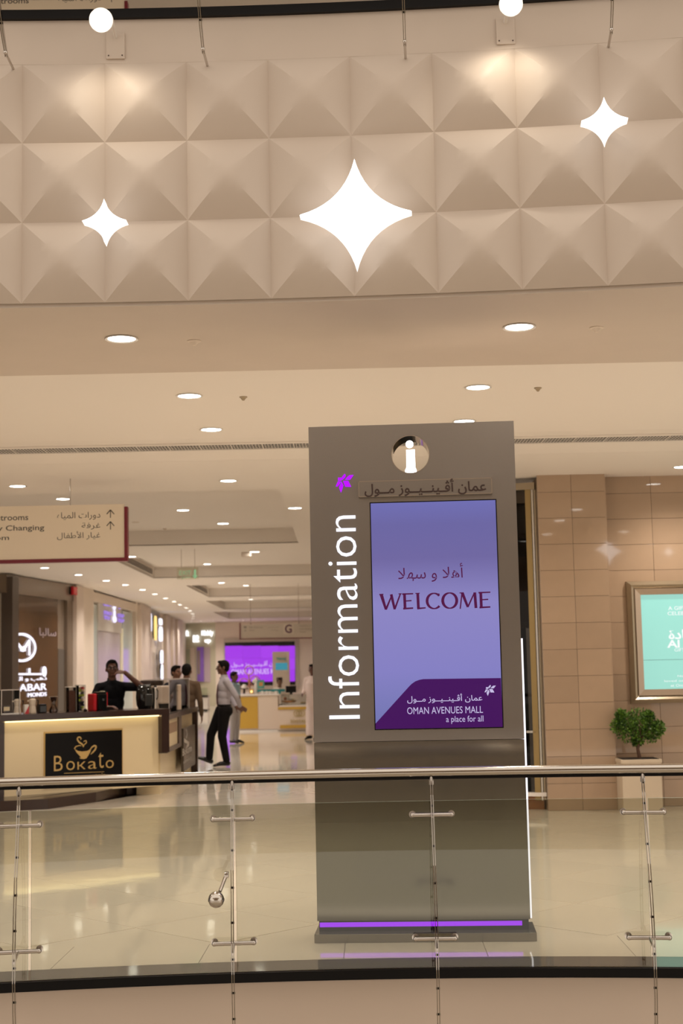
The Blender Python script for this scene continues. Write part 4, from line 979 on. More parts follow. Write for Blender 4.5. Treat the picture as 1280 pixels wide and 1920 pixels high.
curve([(472, 278), (478, 268), (500, 262), (512, 264)], [7, 6, 5, 3]); curve([(470, 284), (472, 276), (480, 270)], [8, 7, 4])
curve([(525, 272), (520, 255), (500, 242), (487, 225), (490, 212), (503, 208), (512, 218), (508, 226)], [3, 9, 10, 9, 8, 7, 6, 3])
curve([(525, 272), (530, 258), (545, 245), (543, 232), (532, 232), (528, 240)], [3, 5, 6, 6, 5, 3])
b.build('cup_emblem', GOLD, K, kt.M)
# side run of the kiosk
KC, KD = tuple(kp.w(uP, 0, .0).xy), (-2.43, 23.4)
kq = Pl(KC, KD)
def qx(x, y=1380): return kq.uv(x, y)[0]
b = MB(); b.box(0, kq.L, .98, 1.05, -.55, .03); b.build('side_counter', DARKBR, K, kq.M)
b = MB(); b.box(qx(313), qx(333), .60, .98, -.30, -.005); nb = b.build('niche', CREAM, K, kq.M)
b = MB(); b.box(0, qx(336), .54, .60, -.3, .02); b.box(qx(333), qx(338), .54, 1.0, -.3, .02); b.build('niche_frame', mat('brown_laminate', (.09, .055, .04), .3), K, kq.M)
b = MB(); b.box(qx(313) + .08, qx(333) - .08, .78, .92, -.004, .0); b.build('niche_shade_sheet', mat('niche_shade', (.35, .22, .13), .5), nb, kq.M)  # flat darker sheet: the shade of the niche opening put into colour
b = MB(); b.box(0, kq.L - .15, .0, .54, -.4, -.08); b.build('side_base', CREAM, K, kq.M)
b = MB(); b.box(qx(338), kq.L - .1, .5, .98, -.4, -.06); b.build('side_panel', CREAM, K, kq.M)
b = MB(); b.box(kq.L - .12, kq.L + .02, .0, 1.0, -.5, .02); b.build('rear_post', DARKBR, K, kq.M)
brd = prect('side_board', 339, 1362, 361, 1440, mat('board_brown', (.10, .075, .055), .25, .3), kq, K, .04)
q2 = kq.off(.042); SILV = mat('silver_print', (.55, .5, .45), .4)
text('side_lettering', 'Bokato', SILV, q2, (342, 1400, 359, 1413), K, .002); text('side_lettering', "momento's", SILV, q2, (344, 1422, 358, 1428), K, .002)
b = MB(); 
for (x, y, x2, y2, w_) in ((349, 1368, 351, 1376, .03), (351, 1376, 349, 1384, .03), (345, 1388, 354, 1394, .06), (354, 1394, 350, 1400, .06)): stroke(b, q2.uv(x, y), q2.uv(x2, y2), w_, w_ * .6, 0, .003)
b.build('side_emblem', SILV, K, q2.M)
b = MB(); P_ = [tuple(kp.w(uC - .05, 0, -.58).xy), tuple(kq.w(kq.L - .1, 0, -.5).xy), (-5.0, 23.6), tuple(kp.w(uL - .7, 0, -.58).xy)]
# ---- things on the counter
ZT = 1.135
def kat(x, back=.22):
    q = kp.off(-back); u = q.uv(x, 1338)[0]; v = q.w(u, ZT); return v
def px2m(x, n, back=.22): q = kp.off(-back); return abs(q.uv(x + n / 2, 1330)[0] - q.uv(x - n / 2, 1330)[0])
KR = kp.rz() 
# acrylic case, left
def case(name, loc, rz, wx, wy, hz, label, shelf=None, grp=None):
    t = thing(name, loc, label, 'display case', grp, rz); M = wm(t)
    for nm, (x0, x1, y0, y1, z0_, z1_) in (('side_pane', (-wx / 2, -wx / 2 + .006, -wy / 2, wy / 2, 0, hz)), ('side_pane', (wx / 2 - .006, wx / 2, -wy / 2, wy / 2, 0, hz)), ('front_pane', (-wx / 2, wx / 2, -wy / 2, -wy / 2 + .006, 0, hz)),
                                    ('back_pane', (-wx / 2, wx / 2, wy / 2 - .006, wy / 2, 0, hz)), ('top_pane', (-wx / 2, wx / 2, -wy / 2, wy / 2, hz, hz + .006))):
        b = MB(); b.box(x0, x1, y0, y1, z0_, z1_); b.build(nm, ACRYL, t, M)
    b = MB()
    for sx in (-1, 1):
        for sy in (-1, 1): b.box(sx * wx / 2 - .005, sx * wx / 2 + .005, sy * wy / 2 - .005, sy * wy / 2 + .005, 0, hz)
        b.box(-wx / 2, wx / 2, sx * wy / 2 - .004, sx * wy / 2 + .004, hz, hz + .009); b.box(sx * wx / 2 - .004, sx * wx / 2 + .004, -wy / 2, wy / 2, hz, hz + .009)
    b.build('edge_strips', mat('acrylic_edge', (.62, .55, .5), .2), t, M)
    b = MB(); b.box(-wx / 2, wx / 2, -wy / 2, wy / 2, 0, .012); b.build('base_plate', STEEL, t, M)
    return t
case('acrylic_case', kat(13, .27), KR, .25, .22, .30, 'clear acrylic case on the left end of the coffee counter')
tb = thing('jar_group_box', kat(10, .25) + V3((0, 0, .013)), 'dark packet inside the left acrylic case', 'packet', rz=KR); b = MB(); b.box(-.05, .05, -.04, .04, 0, .10, bev=.006); b.build('packet_body', DARKBR, tb, wm(tb)); b = MB(); b.box(-.04, .04, -.042, -.04, .03, .08); b.build('packet_label', CREAM, tb, wm(tb)); tb.name = 'packet'
CERAM = mat('cream_enamel', (.72, .62, .50), .2)
def moka(x, label):
    t = thing('moka_pot', kat(x), label, 'coffee pot', 'white moka pots on the coffee counter', KR); M = wm(t)
    b = MB(); b.lathe([(.046, 0), (.050, .01), (.040, .085), (.036, .092)], 8); b.build('boiler', CERAM, t, M)
    b = MB(); b.lathe([(.036, .092), (.038, .10), (.048, .165), (.050, .17)], 8); b.prism([(-.05, .0), (-.068, .008), (-.05, .02)], .15, .17); b.build('jug', CERAM, t, M)
    b = MB(); b.lathe([(.050, .17), (.03, .185), (.008, .19)], 8); b.build('lid', CERAM, t, M)
    b = MB(); b.ell((0, 0, .198), .010, seg=8); b.build('knob', BLACK, t, M)
    b = MB(); b.tube([(.045, 0, .16), (.08, 0, .165), (.075, 0, .10)], .008, 8); b.build('handle', BLACK, t, M)
moka(32.5, 'white moka pot left of the red and white packet'); moka(61, 'white moka pot right of the red and white packet')
t = thing('coffee_packet', kat(49, .18), 'small red and white coffee packet between the two moka pots', 'packet', rz=KR)
b = MB(); b.box(-.03, .03, -.02, .02, 0, .115, bev=.003); b.build('packet_box', WHITE, t, wm(t)); b = MB(); b.prism([(-.03, 0), (.03, 0), (.03, .10)], -.022, -.020, Matrix.Rotation(PI / 2, 4, 'X') @ Matrix.Translation((0, 0, .042))); b.build('red_print', RED, t, wm(t))
t = thing('coffee_tin', kat(78), 'squat black container on the counter right of the moka pots', 'container', rz=KR)
b = MB(); b.box(-.055, .055, -.05, .05, 0, .10, bev=.012); b.build('container_body', BLACK, t, wm(t)); b = MB(); b.box(-.05, .05, -.045, .045, .10, .112, bev=.004); b.build('lid', BLACK, t, wm(t))
t = thing('glass_coffee_maker', kat(100), 'hourglass glass coffee maker with pale base of coffee on the counter', 'coffee maker', rz=KR)
b = MB(); b.lathe([(.05, .0), (.055, .03), (.028, .10), (.022, .115), (.05, .195), (.055, .20), (.052, .198), (.02, .116), (.025, .10), (.05, .032), (.046, .004)], 20); b.build('glass_body', glass('brown_glass', (.55, .42, .32), .08), t, wm(t), smooth=60)
b = MB(); b.ell((0, 0, .04), (.032, .032, .05)); b.build('cream_cup', CREAM, t, wm(t), smooth=180)
b = MB(); b.lathe([(.055, .198), (.058, .203), (.055, .206)], 20); b.build('rim', STEEL, t, wm(t))
def jar(x, label, w_, H_):
    t = thing('tall_jar', kat(x), label, 'jar', 'tall clear jars on the coffee counter', KR); M = wm(t)
    for a in range(4):
        b = MB(); b.box(-w_, w_, -w_, -w_ + .005, 0, H_); b.build('jar_wall', ACRYL, t, M @ Matrix.Rotation(a * PI / 2, 4, 'Z'))
    b = MB(); b.box(-w_ - .003, w_ + .003, -w_ - .003, w_ + .003, H_, H_ + .012, bev=.003); b.build('lid', mat('jar_lid', (.6, .56, .5), .25), t, M)
    return t, M
t, M = jar(132, 'tall clear jar filled with brown coffee beans', .052, .315)
b = MB(); rr = random.Random(1); b.box(-.045, .045, -.045, .045, .003, .27)
for q in range(260):
    s_ = rr.choice((-1, 1)); ax = rr.random() < .5; u = rr.uniform(-.042, .042)
    b.ell((s_ * .044 if ax else u, u if ax else s_ * .044, rr.uniform(.01, .27)), (.006, .006, .004), seg=5)
for q in range(40): b.ell((rr.uniform(-.04, .04), rr.uniform(-.04, .04), .272), (.006, .006, .004), seg=5)
o = b.build('coffee_beans', mat('bean_brown', (.085, .034, .02), .8, spec=.08), t, M); o['kind'] = 'stuff'
t, M = jar(150.5, 'tall clear jar filled with colourful coffee capsules', .052, .335)
cols = [(.45, .02, .03), (.7, .65, .6), (.02, .02, .03), (.35, .42, .05), (.6, .45, .3), (.05, .03, .03), (.02, .02, .02)]
cap_me = []
for ci, c in enumerate(cols):
    b = MB(); b.lathe([(.012, -.012), (.018, .008), (.020, .010), (.018, .013)], 9); cap_me.append(b.mesh('capsule', mat('capsule_%d' % ci, c, .3, .3)))
for lv in range(10):
    for gx in (-.024, .024):
        for gy in (-.024, .024):
            ci = rr.randrange(7) if lv < 8 or rr.random() < .9 else 2
            ob('capsule', cap_me[ci], t, M @ Matrix.Translation((gx + rr.uniform(-.003, .003), gy, .02 + lv * .031)) @ Matrix.Rotation(rr.uniform(-1.2, 1.2), 4, 'X') @ Matrix.Rotation(rr.uniform(-.8, .8), 4, 'Y'))
t = thing('espresso_machine', kat(185, .25), 'black and red capsule coffee machine in front of the barista', 'coffee machine', rz=KR); M = wm(t)
b = MB(); b.box(-.065, .065, -.12, .10, 0, .225, bev=.015); b.build('machine_body', BLACK, t, M)
b = MB(); b.box(-.118, -.068, -.09, .10, 0.0, .225, bev=.014); b.build('side_tank', RED, t, M)
b = MB(); b.box(.066, .082, -.10, .10, .06, .235, bev=.004); b.box(.045, .082, -.10, .10, .222, .238, bev=.004); b.build('side_cover', RED, t, M)
b = MB(); b.box(-.055, .055, -.13, .05, .225, .25, bev=.01); b.build('top_lever', BLACK, t, M)
b = MB(); b.ell((0, -.10, .252), (.042, .03, .008)); b.build('lever_plate', mat('pale_chrome', (.75, .7, .55), .2, .8), t, M, smooth=180)
b = MB(); b.lathe([(.02, .13), (.02, .16)], 12, Matrix.Translation((0, -.13, 0))); b.build('spout', BLACK, t, M)
b = MB(); b.box(-.05, .05, -.19, -.12, 0, .02); b.build('drip_tray', BLACK, t, M)
t = thing('small_dark_cup', kat(160, .12), 'tiny dark bottle cap lying beside the red coffee machine', 'cap', rz=KR); b = MB(); b.lathe([(.022, 0), (.026, .015), (.018, .03), (.008, .034)], 14); b.build('cap_body', BLACK, t, wm(t)); t.name = 'bottle_cap'
t = thing('capsule_machine', kat(271, .28), 'large glossy black barrel-shaped machine at the right end of the counter', 'coffee machine', rz=KR); M = wm(t)
b = MB(); b.lathe([(.085, 0), (.108, .05), (.118, .15), (.112, .24), (.09, .30), (.05, .312)], 28); b.build('barrel', BLACK, t, M, smooth=60)
b = MB(); b.box(-.055, .055, -.125, -.09, .04, .20, bev=.01); b.build('front_door', mat('grey_plastic', (.03, .03, .028), .25), t, M)
b = MB(); b.box(-.09, .09, -.02, .02, .30, .325, bev=.006); b.build('top_handle', mat('grey_plastic', (.03,) * 3), t, M)
t = thing('steel_kettle', kat(291, .3), 'slim steel pitcher right of the barrel-shaped machine', 'pitcher', rz=KR); M = wm(t)
b = MB(); b.lathe([(.055, 0), (.04, .08), (.034, .2), (.042, .28), (.036, .285)], 20); b.build('pitcher_body', STEEL, t, M, smooth=50)
b = MB(); b.tube([(.0, -.04, .26), (.0, -.075, .24), (.0, -.07, .15), (.0, -.04, .12)], .008, 8); b.build('handle', BLACK, t, M)
b = MB(); b.lathe([(.036, .285), (.02, .30), (.006, .31)], 16); b.build('lid', BLACK, t, M)
# acrylic case right with a boxed white machine
qc = kq.w(qx(340), 1.05, -.22)
case('acrylic_case', (qc.x, qc.y, 1.051), kq.rz(), 2.6, .4, .46, 'large clear acrylic case on the side counter before the talking men')
t = thing('white_machine', (qc.x + .0, qc.y - .25, 1.065), 'white coffee machine with black handle inside the large acrylic case', 'coffee machine', rz=KR + .25); M = wm(t)
b = MB(); b.box(-.17, .17, -.12, .12, .10, .36, bev=.02); b.build('machine_body', mat('pale_pink_plastic', (.66, .54, .44), .3), t, M)
b = MB(); b.box(-.17, .10, -.12, .12, 0, .10, bev=.01); b.build('machine_foot', BLACK, t, M)
b = MB(); b.box(.06, .075, -.135, -.12, .18, .29); b.box(.06, .15, -.135, -.12, .275, .29); b.build('handle', BLACK, t, M)
b = MB(); b.box(.0, .02, -.128, -.12, .19, .21); b.build('button', BLACK, t, M)
b = MB(); b.box(.175, .26, -.10, .08, 0, .37, bev=.012); b.build('side_column', mat('pale_pink_plastic', (.66, .54, .44), .3), t, M)
# ================================================================== LEFT SHOPS
mp = Pl(W0, W1); t = thing('jewellery_shop_front', (W0[0], W0[1], 0), 'dark brown glass shop front with white neon letters and ring logo', 'shop front')
uE = mp.L; HC = ZC + .02
DKF = mat('dark_metal_frame', (.075, .055, .042), .3, .3); BRG = mat('brown_gloss_panel', (.085, .042, .018), .06, spec=.5); GRM = mat('grey_marble', (.23, .18, .14), .12, noise=.5, nscale=2)
b = MB(); b.box(-.6, uE, 0, HC, -.5, -.45); b.build('inner_wall', GRM, t, mp.M)
prect('frame_post', 10, 1082, 22, 1500, DKF, mp, t, .25, -.1)
def strip(nm, x0, x1, z0, z1, m, d0, d1, pl): 
    u0 = pl.uv(x0, 1200)[0]; u1 = pl.uv(x1, 1200)[0]; b = MB(); b.box(u0, u1, z0, z1, d0, d1); return b.build(nm, m, t, pl.M)
strip('pale_column', 22, 32, 0, HC - .2, GRM, -.3, -.1, mp); strip('glass_panel', 32, 112, 0, HC - .42, BRG, -.15, -.05, mp)
strip('header', 10, 140, HC - .42, HC - .02, mat('header_brown', (.20, .15, .11), .2, .3), -.2, .02, mp); strip('marble_panel', 112, 126, 0, HC - .42, GRM, -.2, -.08, mp); strip('door_jamb', 126, 140, 0, HC - .42, mat('header_brown', (.2,) * 3), -.25, .0, mp)
strip('inner_door', 113, 124, 0, 2.2, mat('steel_door', (.2, .18, .16), .3, .6), -.08, -.05, mp)
NE = glow('neon_white', (.92, .88, 1.0), 1.5); mt = mp.off(-.04)
b = MB(); cx, cz_ = mt.uv(40, 1214); rx = abs(mt.uv(65, 1214)[0] - cx); rz_ = abs(mt.uv(40, 1189)[1] - cz_)
xw = mt.uv(31, 1214)[0]; an = math.degrees(math.acos(max(-1, (xw - cx) / rx)))
arc(b, (cx, cz_), rx, rz_, -an, an, lambda a: .05, 0, .03, 30)
for (p_, q_) in (((31, 1205), (42, 1220)), ((42, 1220), (54, 1201)), ((54, 1201), (54, 1229)), ((37, 1214), (46, 1219)), ((38, 1219), (45, 1213))): stroke(b, mt.uv(*p_), mt.uv(*q_), .05, .05, 0, .03)
b.build('ring_logo', NE, t, mt.M)
b = MB(); stroke(b, mt.uv(31, 1264), mt.uv(76, 1264), .04, .04, 0, .03); stroke(b, mt.uv(54, 1253), mt.uv(54, 1264), .055, .055, 0, .03)
c_ = mt.uv(82, 1259); arc(b, c_, .09, .09, 0, 360, lambda a: .045, 0, .03, 20); b.build('neon_script', NE, t, mt.M)
text('neon_lettering', arab('ذهب و الـ'), NE, mt, (31, 1268, 87, 1278), t, .01, off=.0)
text('neon_lettering', 'ABAR', NE, mt, (36, 1282, 87, 1295), t, .01, off=.0); text('neon_lettering', 'MONDS', NE, mt, (52, 1298.5, 87, 1306), t, .01, off=.0)
text('dim_lettering', arab('سالبا'), mat('dim_script', (.35, .28, .30), .4), mt, (73, 1178, 105, 1196), t, .01, off=.02)
b = MB(); wp = Pl(W1, W2); t = thing('fire_alarm_box', wp.w(.1, 3.0), 'small red alarm box high beside the dark jewellery shop front', 'alarm')
b = MB(); u, z = mp.uv(133, 1108); b.box(u - .15, u + .15, z - .1, z + .1, .02, .12, bev=.02); b.build('alarm_body', RED, t, mp.M); b = MB(); b.box(u - .2, u - .12, z - .09, z + .09, .02, .06); b.build('alarm_mount', BLACK, t, mp.M)
# pale shop 2
sp_ = Pl(W2, W3); t = thing('pale_shop_front', (W2[0], W2[1], 0), 'pale glass shop front with violet letters and a white spoon emblem', 'shop front')
PG = mat('pale_panel', (.60, .56, .50), .3); PB = mat('pale_blue_glass', (.46, .52, .50), .1); PV = mat('pale_lilac', (.50, .45, .46), .25)
b = MB(); b.box(0, sp_.L, 0, HC, -.3, -.2); b.build('shop_interior', PG, t, sp_.M)
strip('glass_panel', 176, 189, 0, HC - .35, PB, -.18, -.1, sp_); strip('lilac_panel', 191, 232, 0, 2.75, PV, -.18, -.1, sp_); strip('sign_band', 189, 232, 2.75, HC - .3, PG, -.18, -.06, sp_)
strip('glass_panel', 236, 254, 0, HC - .35, PB, -.18, -.1, sp_); strip('lit_reveal', 232, 236, 0, 2.9, mat('reveal_cream', (.7, .66, .45), .3), -.18, -.08, sp_); strip('header', 176, 255, HC - .3, HC - .05, PAINT, -.2, 0, sp_)
s2 = sp_.off(-.05); VI = glow('violet_letter', (.36, .22, .75), .9)
text('shop_lettering', arab('سبوون'), VI, s2, (194, 1130, 209, 1137), t, .02, off=.04); text('shop_lettering', arab('كافيه'), VI, s2, (219, 1129, 232, 1143), t, .02, off=.04)
text('shop_lettering', 'FRO\nYO', VI, s2, (194, 1146, 209, 1162), t, .02, off=.04); text('shop_lettering', 'CUP\nTOP', VI, s2, (220, 1151, 232, 1167), t, .02, off=.04)
b = MB(); c_ = s2.uv(213.5, 1136); d_ = s2.uv(214, 1161); e_ = s2.uv(214, 1145); W_ = abs(s2.uv(216, 1136)[0] - c_[0])
b.ell((c_[0], c_[1], .02), (W_, .13, .02)); stroke(b, e_, d_, W_ * .7, W_ * .7, 0, .03); b.ell((d_[0], d_[1], .02), (W_ * 1.3, .10, .02)); b.build('spoon_emblem', glow('spoon_white', (.8, .75, 1), 1.4), t, s2.M)
# gold shop 3
g3 = Pl(W4, W5); t = thing('gold_panel_shop_front', (W4[0], W4[1], 0), 'shop front with golden panels and tall black, white and yellow lit letters', 'shop front')
b = MB(); b.box(0, g3.L - .15, 0, HC - .06, -.16, -.1); b.build('shop_interior', PAINT, t, g3.M)
GP3 = mat('gold_mosaic', (.42, .22, .06), .35, noise=.6, nscale=8)
strip('gold_panel', 280.5, 287, 0, 2.35, GP3, -.2, -.1, g3); strip('gold_panel', 291, 296.5, 0, 2.3, GP3, -.2, -.1, g3)
strip('header', 280, 302, HC - .35, HC - .1, DKF, -.2, -.0, g3)
LW = glow('letter_cold_white', (.9, .88, 1), 1.6)
def blob(nm, x0, y0, x1, y1, m, off=0.02):
    q = g3.off(off); u0, z1 = q.uv(x0, y0); u1 = q.uv(x1, y0)[0]; z0 = q.uv(x0, y1)[1]; b = MB(); cx, cz = (u0 + u1) / 2, (z0 + z1) / 2
    rx, rz_ = abs(u1 - u0) / 2, abs(z1 - z0) / 2
    P = [(cx + rx * math.copysign(abs(math.cos(a)) ** .6, math.cos(a)), cz + rz_ * math.copysign(abs(math.sin(a)) ** .5, math.sin(a))) for a in [k * PI / 12 for k in range(24)]]
    b.prism(P, 0, .05); return b.build(nm, m, t, q.M)
blob('lit_letter', 278.5, 1149, 282, 1184, LW); blob('lit_letter', 285.5, 1154, 289, 1198, BLACK); blob('lit_letter', 288, 1154, 291.5, 1200, glow('letter_yellow', (1, .68, .22), 1.3), .06)
blob('lit_letter', 294.5, 1157, 298, 1171, BLACK); blob('lit_letter', 297, 1159, 302, 1171, LW, .06); blob('lit_letter', 295, 1174, 298, 1200, BLACK); blob('lit_letter', 297, 1174, 302.5, 1202, LW, .06)
blob('neon_edge', 298, 1219, 301, 1242, BLACK); blob('neon_edge', 300, 1219, 303.5, 1244, LW, .06); blob('neon_edge', 299, 1244, 301.5, 1275, BLACK); blob('neon_edge', 301, 1246, 303.5, 1290, LW, .06)
# pilaster ribs on the long cream wall
fl = Pl(W5, W6)
for i, (xa, xb) in enumerate(((306, 313), (318, 322), (327, 336))):
    u0, u1 = fl.uv(xa, 1200)[0], fl.uv(xb, 1200)[0]; b = MB(); b.box(u0, u1, 0, ZC, 0, .14); struct(b.build('trim_%d' % (i + 3), mat('pier_cream', (.62, .52, .44), .5), None, fl.M))
pw_ = Pl(W3, W4); b = MB(); b.box(.4, pw_.L - .3, 0, ZC, 0, .12); struct(b.build('trim_6', mat('pier_cream', (.6,) * 3), None, pw_.M))
pv = Pl(W1, W2); b = MB(); b.box(.1, .9, 0, ZC, 0, .10); struct(b.build('trim_7', mat('pier_cream', (.6,) * 3), None, pv.M))
# shop 4 with white lit letters
s4 = Pl(W6, W7); t = thing('lit_letter_shop_front', (-6.5, 65.4, 0), 'far pale green shop front with clusters of glaring white lit letters', 'shop front')
b = MB(); b.box(0, s4.L, 0, HC, -.1, 0); b.build('shop_back', mat('pale_green_panel', (.55, .52, .38), .4), t, s4.M)
prect('window_panel', 341, 1218, 357, 1310, mat('window_green', (.46, .48, .36), .2), s4, t, .03); prect('light_post', 358, 1215, 367, 1330, PAINT, s4, t, .06); prect('pink_panel', 383, 1214, 394, 1279, mat('panel_pink', (.52, .42, .46), .3), s4, t, .03)
W4M = glow('white_blaze', (1, .98, 1), 1.8)
for bx, s_ in (((340, 1182, 354, 1193), 'Soft'), ((339, 1199, 347, 1206), 'en'), ((362, 1191, 373, 1204), 'B2'), ((378, 1182, 400, 1194), 'Kiddy'), ((384, 1199, 395, 1207), 'up')):
    text('lit_lettering', s_, W4M, s4.off(.08), bx, t, .02, off=.03)
po = thing('tall_poster', (-6.2, 65.2, 1.2), 'narrow tall violet and grey poster on the far shop front', 'poster')
prect('poster_sheet', 370, 1213, 382, 1278, mat('poster_violet', (.28, .15, .62), .3, noise=.9, nscale=1.5), s4.off(.05), po, .03); prect('poster_photo', 370, 1220, 375, 1264, mat('poster_grey', (.34, .27, .25), .4, noise=.5, nscale=4), s4.off(.085), po, .005)
# low counter in front of it
lc = atz(372, 1333, 0); t = thing('low_display_counter', (lc.x, lc.y, 0), 'low white display counter with a glass top before the far shops', 'counter')
lp = Pl((lc.x - 3, lc.y), (lc.x + 3, lc.y)); prect('counter_body', 340, 1308, 389, 1330, WHITE, lp, t, .9, -.9); prect('counter_top', 338, 1304, 390, 1308, BLACK, lp, t, .95, -.92); prect('glass_hood', 340, 1290, 389, 1304, glass('hood_glass', (.85, .9, .85), .05), lp, t, .02); prect('kick', 340, 1330, 389, 1333, BLACK, lp, t, .88, -.89)
prect('pastries', 367, 1298, 378, 1303, mat('pastry', (.5, .2, .13), .5), lp.off(-.2), t, .2)
# ================================================================== VIDEO WALL
vw = Pl((-5.85, 64.98), (4, 64.98)); t = thing('video_wall', (-3.6, 64.9, 1.8), 'big violet video wall with white mall lettering at the end of the corridor', 'screen')
prect('wall_frame', 420, 1196, 559, 1291, mat('frame_cream', (.5, .43, .35), .4), vw, t, .06)
prect('black_surround', 422, 1204, 553, 1285, BLACK, vw, t, .09)
VP_ = [glow('video_violet_%d' % i, c, 1.0) for i, c in enumerate(((.37, .045, .79), (.39, .055, .82), (.36, .045, .78)))]
xs_ = (422, 455, 489, 522, 553); ys_ = (1211, 1234, 1256, 1278)
for i in range(4):
    for j in range(3): prect('video_tile', xs_[i] + .08, ys_[j] + .08, xs_[i + 1] - .08, ys_[j + 1] - .08, VP_[(i * 2 + j) % 3], vw, t, .02, .09)
v2 = vw.off(.115); VW_ = glow('video_white', (.70, .48, .95), 1.0)
text('video_lettering', arab('عمان أڤـينــيــوز مــول'), VW_, v2, (433, 1239, 526, 1251), t, 0, off=.02); text('video_lettering', 'OMAN AVENUES MALL', VW_, v2, (433, 1254, 530, 1264), t, 0, off=.02)
# ================================================================== FAR KIOSK
fk = Pl((-4, 37.9), (0, 37.9)); t = thing('far_counter', (-2, 38.3, 0), 'far white and gold kiosk counter with a glowing base line before the video wall', 'kiosk')
YG = mat('gold_panel', (.56, .34, .05), .3); PK = mat('counter_pink_white', (.72, .60, .50), .3)
prect('counter_body', 440, 1302, 521, 1368, PK, fk, t, .8, -.8); prect('gold_panel', 449, 1307, 483.5, 1366, YG, fk, t, .02); prect('counter_ledge', 440, 1301, 523, 1304, WHITE, fk, t, .86, -.82)
prect('right_body', 521, 1324, 615, 1368, PK, fk.off(.15), t, .9, -.9); prect('gold_band', 521, 1325.5, 580, 1330, YG, fk.off(.16), t, .02); prect('gold_band', 525, 1359, 590, 1365, YG, fk.off(.16), t, .02)
prect('plinth', 438, 1368, 615, 1372, WHITE, fk.off(.1), t, .9, -.9); prect('glow_line', 446, 1372, 600, 1377, glow('amber_led', (1, .58, .18), 1.5), fk.off(.08), t, .02)
text('counter_lettering', 'SOGTAUR', mat('faint_gold', (.55, .42, .18), .3), fk.off(.165), (544, 1349, 580, 1355), t, .01, off=.02)
b = MB(); c_ = fk.uv(561, 1337); 
for sx in (-1, 0, 1): arc(b, (c_[0] + sx * .07, c_[1]), .07, .08, 0, 360, lambda a: .02, 0, .01, 16)
b.build('counter_emblem', mat('faint_gold', (.55,) * 3), t, fk.off(.165).M)
hh = fk.off(.10); prect('display_hood', 526, 1301, 589, 1323, glass('hood_clear', (.88, .9, .88), .05), hh, t, .02, -.05); prect('hood_shelf', 524, 1322, 592, 1324.5, WHITE, hh, t, .4, -.4)
t = thing('pastry_tray', hh.w(hh.uv(540, 1318)[0], 1.0 - .1, -.2), 'oval tray of pastries in the far glass display', 'tray')
u, z = hh.uv(541, 1316); M = hh.M @ Matrix.Translation((u, z, -.2)) 
b = MB(); b.lathe([(.16, -.02), (.20, .02), (.205, .03), (.15, .0)], 20, Matrix.Rotation(-PI / 2, 4, 'X')); b.build('tray_dish', mat('copper', (.5, .25, .12), .3, .5), t, M)
for q, (dx, m_) in enumerate(((-.10, mat('pastry', (.5,) * 3)), (-.03, WHITE), (.05, WHITE), (.11, CREAM))):
    b = MB(); b.ell((dx, .045 + (.04 if q == 0 else 0), 0), (.045, .04, .06), seg=10); b.build('pastry', m_, t, M, smooth=180)
t = thing('small_tray', hh.w(hh.uv(570, 1318)[0], .9, -.2), 'small tray of golden pastries in the far glass display', 'tray')
u, z = hh.uv(570, 1318); M = hh.M @ Matrix.Translation((u, z, -.2)); b = MB(); b.box(-.12, .12, -.03, -.015, -.06, .06); b.build('tray_dish', WHITE, t, M)
for q in range(3): b = MB(); b.ell((-.07 + q * .06, .0, 0), (.035, .022, .03), seg=10); b.build('pastry', GOLD, t, M, smooth=180)
t = thing('counter_monitor', fk.w(fk.uv(545, 1290)[0], 1.1), 'small black monitor back on the far counter', 'monitor'); prect('monitor_case', 535.5, 1286, 555, 1298.5, BLACK, fk, t, .04, bev=.004); prect('monitor_stand', 543, 1298, 548, 1302, BLACK, fk, t, .03)
t = thing('white_display_tower', fk.w(fk.uv(528, 1250)[0], 0, -2.5), 'tall white panel with teal script and small teal screen beside the video wall', 'display panel')
tw_ = fk.off(-2.5); TEAL = glow('teal_screen', (.06, .32, .42), .8); prect('tower_panel', 512, 1222, 543.5, 1368, mat('tower_white', (.70, .62, .55), .4), tw_, t, .15); prect('tower_screen', 517, 1243, 539, 1256, TEAL, tw_, t, .01, .15); text('tower_lettering', 'Nawaj', mat('teal_print', (.08, .42, .42), .4), tw_.off(.155), (519, 1232, 536, 1239), t, .01, off=.03)
t = thing('teal_shelf', fk.w(fk.uv(505, 1295)[0], 1.1, -.3), 'thin teal shelf edge behind the cups on the far counter', 'shelf'); prect('shelf_board', 482, 1292.5, 534, 1297, mat('teal_lacquer', (.02, .25, .26), .3), fk.off(-.1), t, .2, -.2); prect('shelf_rail', 484, 1297, 486, 1302, STEEL, fk.off(-.1), t, .05)
cup = None
for x in (492, 500, 506, 517, 524):
    t = thing('cup', fk.w(fk.uv(x, 1302)[0], fk.uv(x, 1300.8)[1], -.02), 'small white cup in the row on the far counter', 'cup', 'white cups on the far counter'); b = MB(); b.lathe([(.028, 0), (.04, .07), (.036, .07), (.025, .01)], 12); b.build('cup_body', WHITE if x != 524 else mat('teal_lacquer', (.02,) * 3), t, wm(t), smooth=50)
    b = MB(); b.tube([(.036, 0, .055), (.055, 0, .045), (.033, 0, .02)], .005, 6); b.build('cup_handle', WHITE, t, wm(t))
t = thing('teal_box', fk.w(fk.uv(490, 1285)[0], 1.1, -.2), 'square teal box with a coloured picture on the far counter', 'box'); prect('box_body', 483, 1275, 495, 1291, mat('teal_box', (.10, .36, .32), .4), fk.off(-.15), t, .12, -.12); prect('box_picture', 486, 1279, 493, 1286, mat('picture_orange', (.5, .25, .08), .4), fk.off(-.15), t, .01, .12)
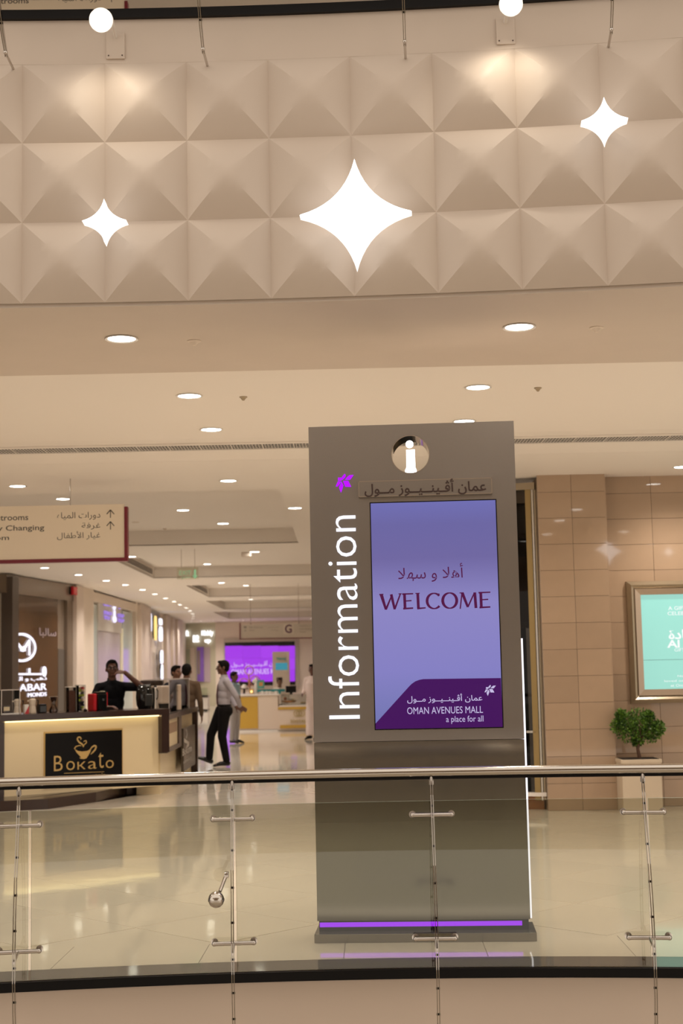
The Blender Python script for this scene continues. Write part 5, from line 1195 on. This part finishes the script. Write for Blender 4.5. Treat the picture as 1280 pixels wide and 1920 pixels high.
t = thing('loop_sculpture', fk.w(fk.uv(467, 1290)[0], 1.13, -.3), 'tall ornament of three pink-gold hoops on the far counter', 'ornament'); fq = fk.off(-.3); RG = mat('rose_gold', (.62, .28, .22), .25, .6)
for cx_, cy_, r_ in ((467, 1257, 8), (457, 1282, 9.5), (478, 1277, 9)):
    u, z = fq.uv(cx_, cy_); rr_ = abs(fq.uv(cx_ + r_, cy_)[0] - u); b = MB(); b.tube([(u + rr_ * math.cos(a), z + rr_ * math.sin(a), 0) for a in [k * PI / 14 for k in range(29)]], .012, 8, cap=False); b.build('hoop', RG, t, fq.M, smooth=60)
b = MB(); a, c = fq.uv(466, 1265), fq.uv(469, 1300); b.tube([(a[0], a[1], 0), (c[0], c[1], 0)], .018, 8); b.build('stem', RG, t, fq.M)
t = thing('white_vase', fk.w(fk.uv(479, 1290)[0], fk.uv(479, 1301)[1], -.25), 'slim white vase with pale flowers on the far counter', 'vase'); b = MB(); b.lathe([(.05, 0), (.06, .05), (.05, .25), (.035, .33)], 14); b.build('vase_body', WHITE, t, wm(t), smooth=50); b = MB(); b.ell((0, 0, .37), .06, seg=10); b.ell((-.06, 0, .33), .05, seg=10); b.build('blossom', WHITE, t, wm(t), smooth=180)
t = thing('candle_lantern', fk.w(fk.uv(471, 1295)[0], fk.uv(471, 1301)[1], -.1), 'glowing golden lantern box on the far counter', 'lantern'); b = MB(); b.box(-.055, .055, -.05, .05, 0, .13); b.build('lantern_body', mat('lantern_gold', (.6, .36, .12), .3), t, wm(t)); b = MB(); b.box(-.025, .025, -.055, -.05, .03, .09); b.build('lantern_light', glow('lantern_glow', (1, .7, .25), 2), t, wm(t))
t = thing('white_cake_dome', fk.w(fk.uv(456, 1290)[0], fk.uv(456, 1291)[1], -.3), 'small white dome on a dark tray on the far counter', 'cake dome'); b = MB(); b.lathe([(.08, 0), (.08, .04), (.05, .09), (.01, .11)], 16); b.build('dome', WHITE, t, wm(t), smooth=60); b = MB(); b.lathe([(.12, -.02), (.12, 0)], 20); b.lathe([(.03, -.14), (.03, -.02)], 10); b.build('tray', DARKBR, t, wm(t))
print('objects', len(bpy.data.objects))
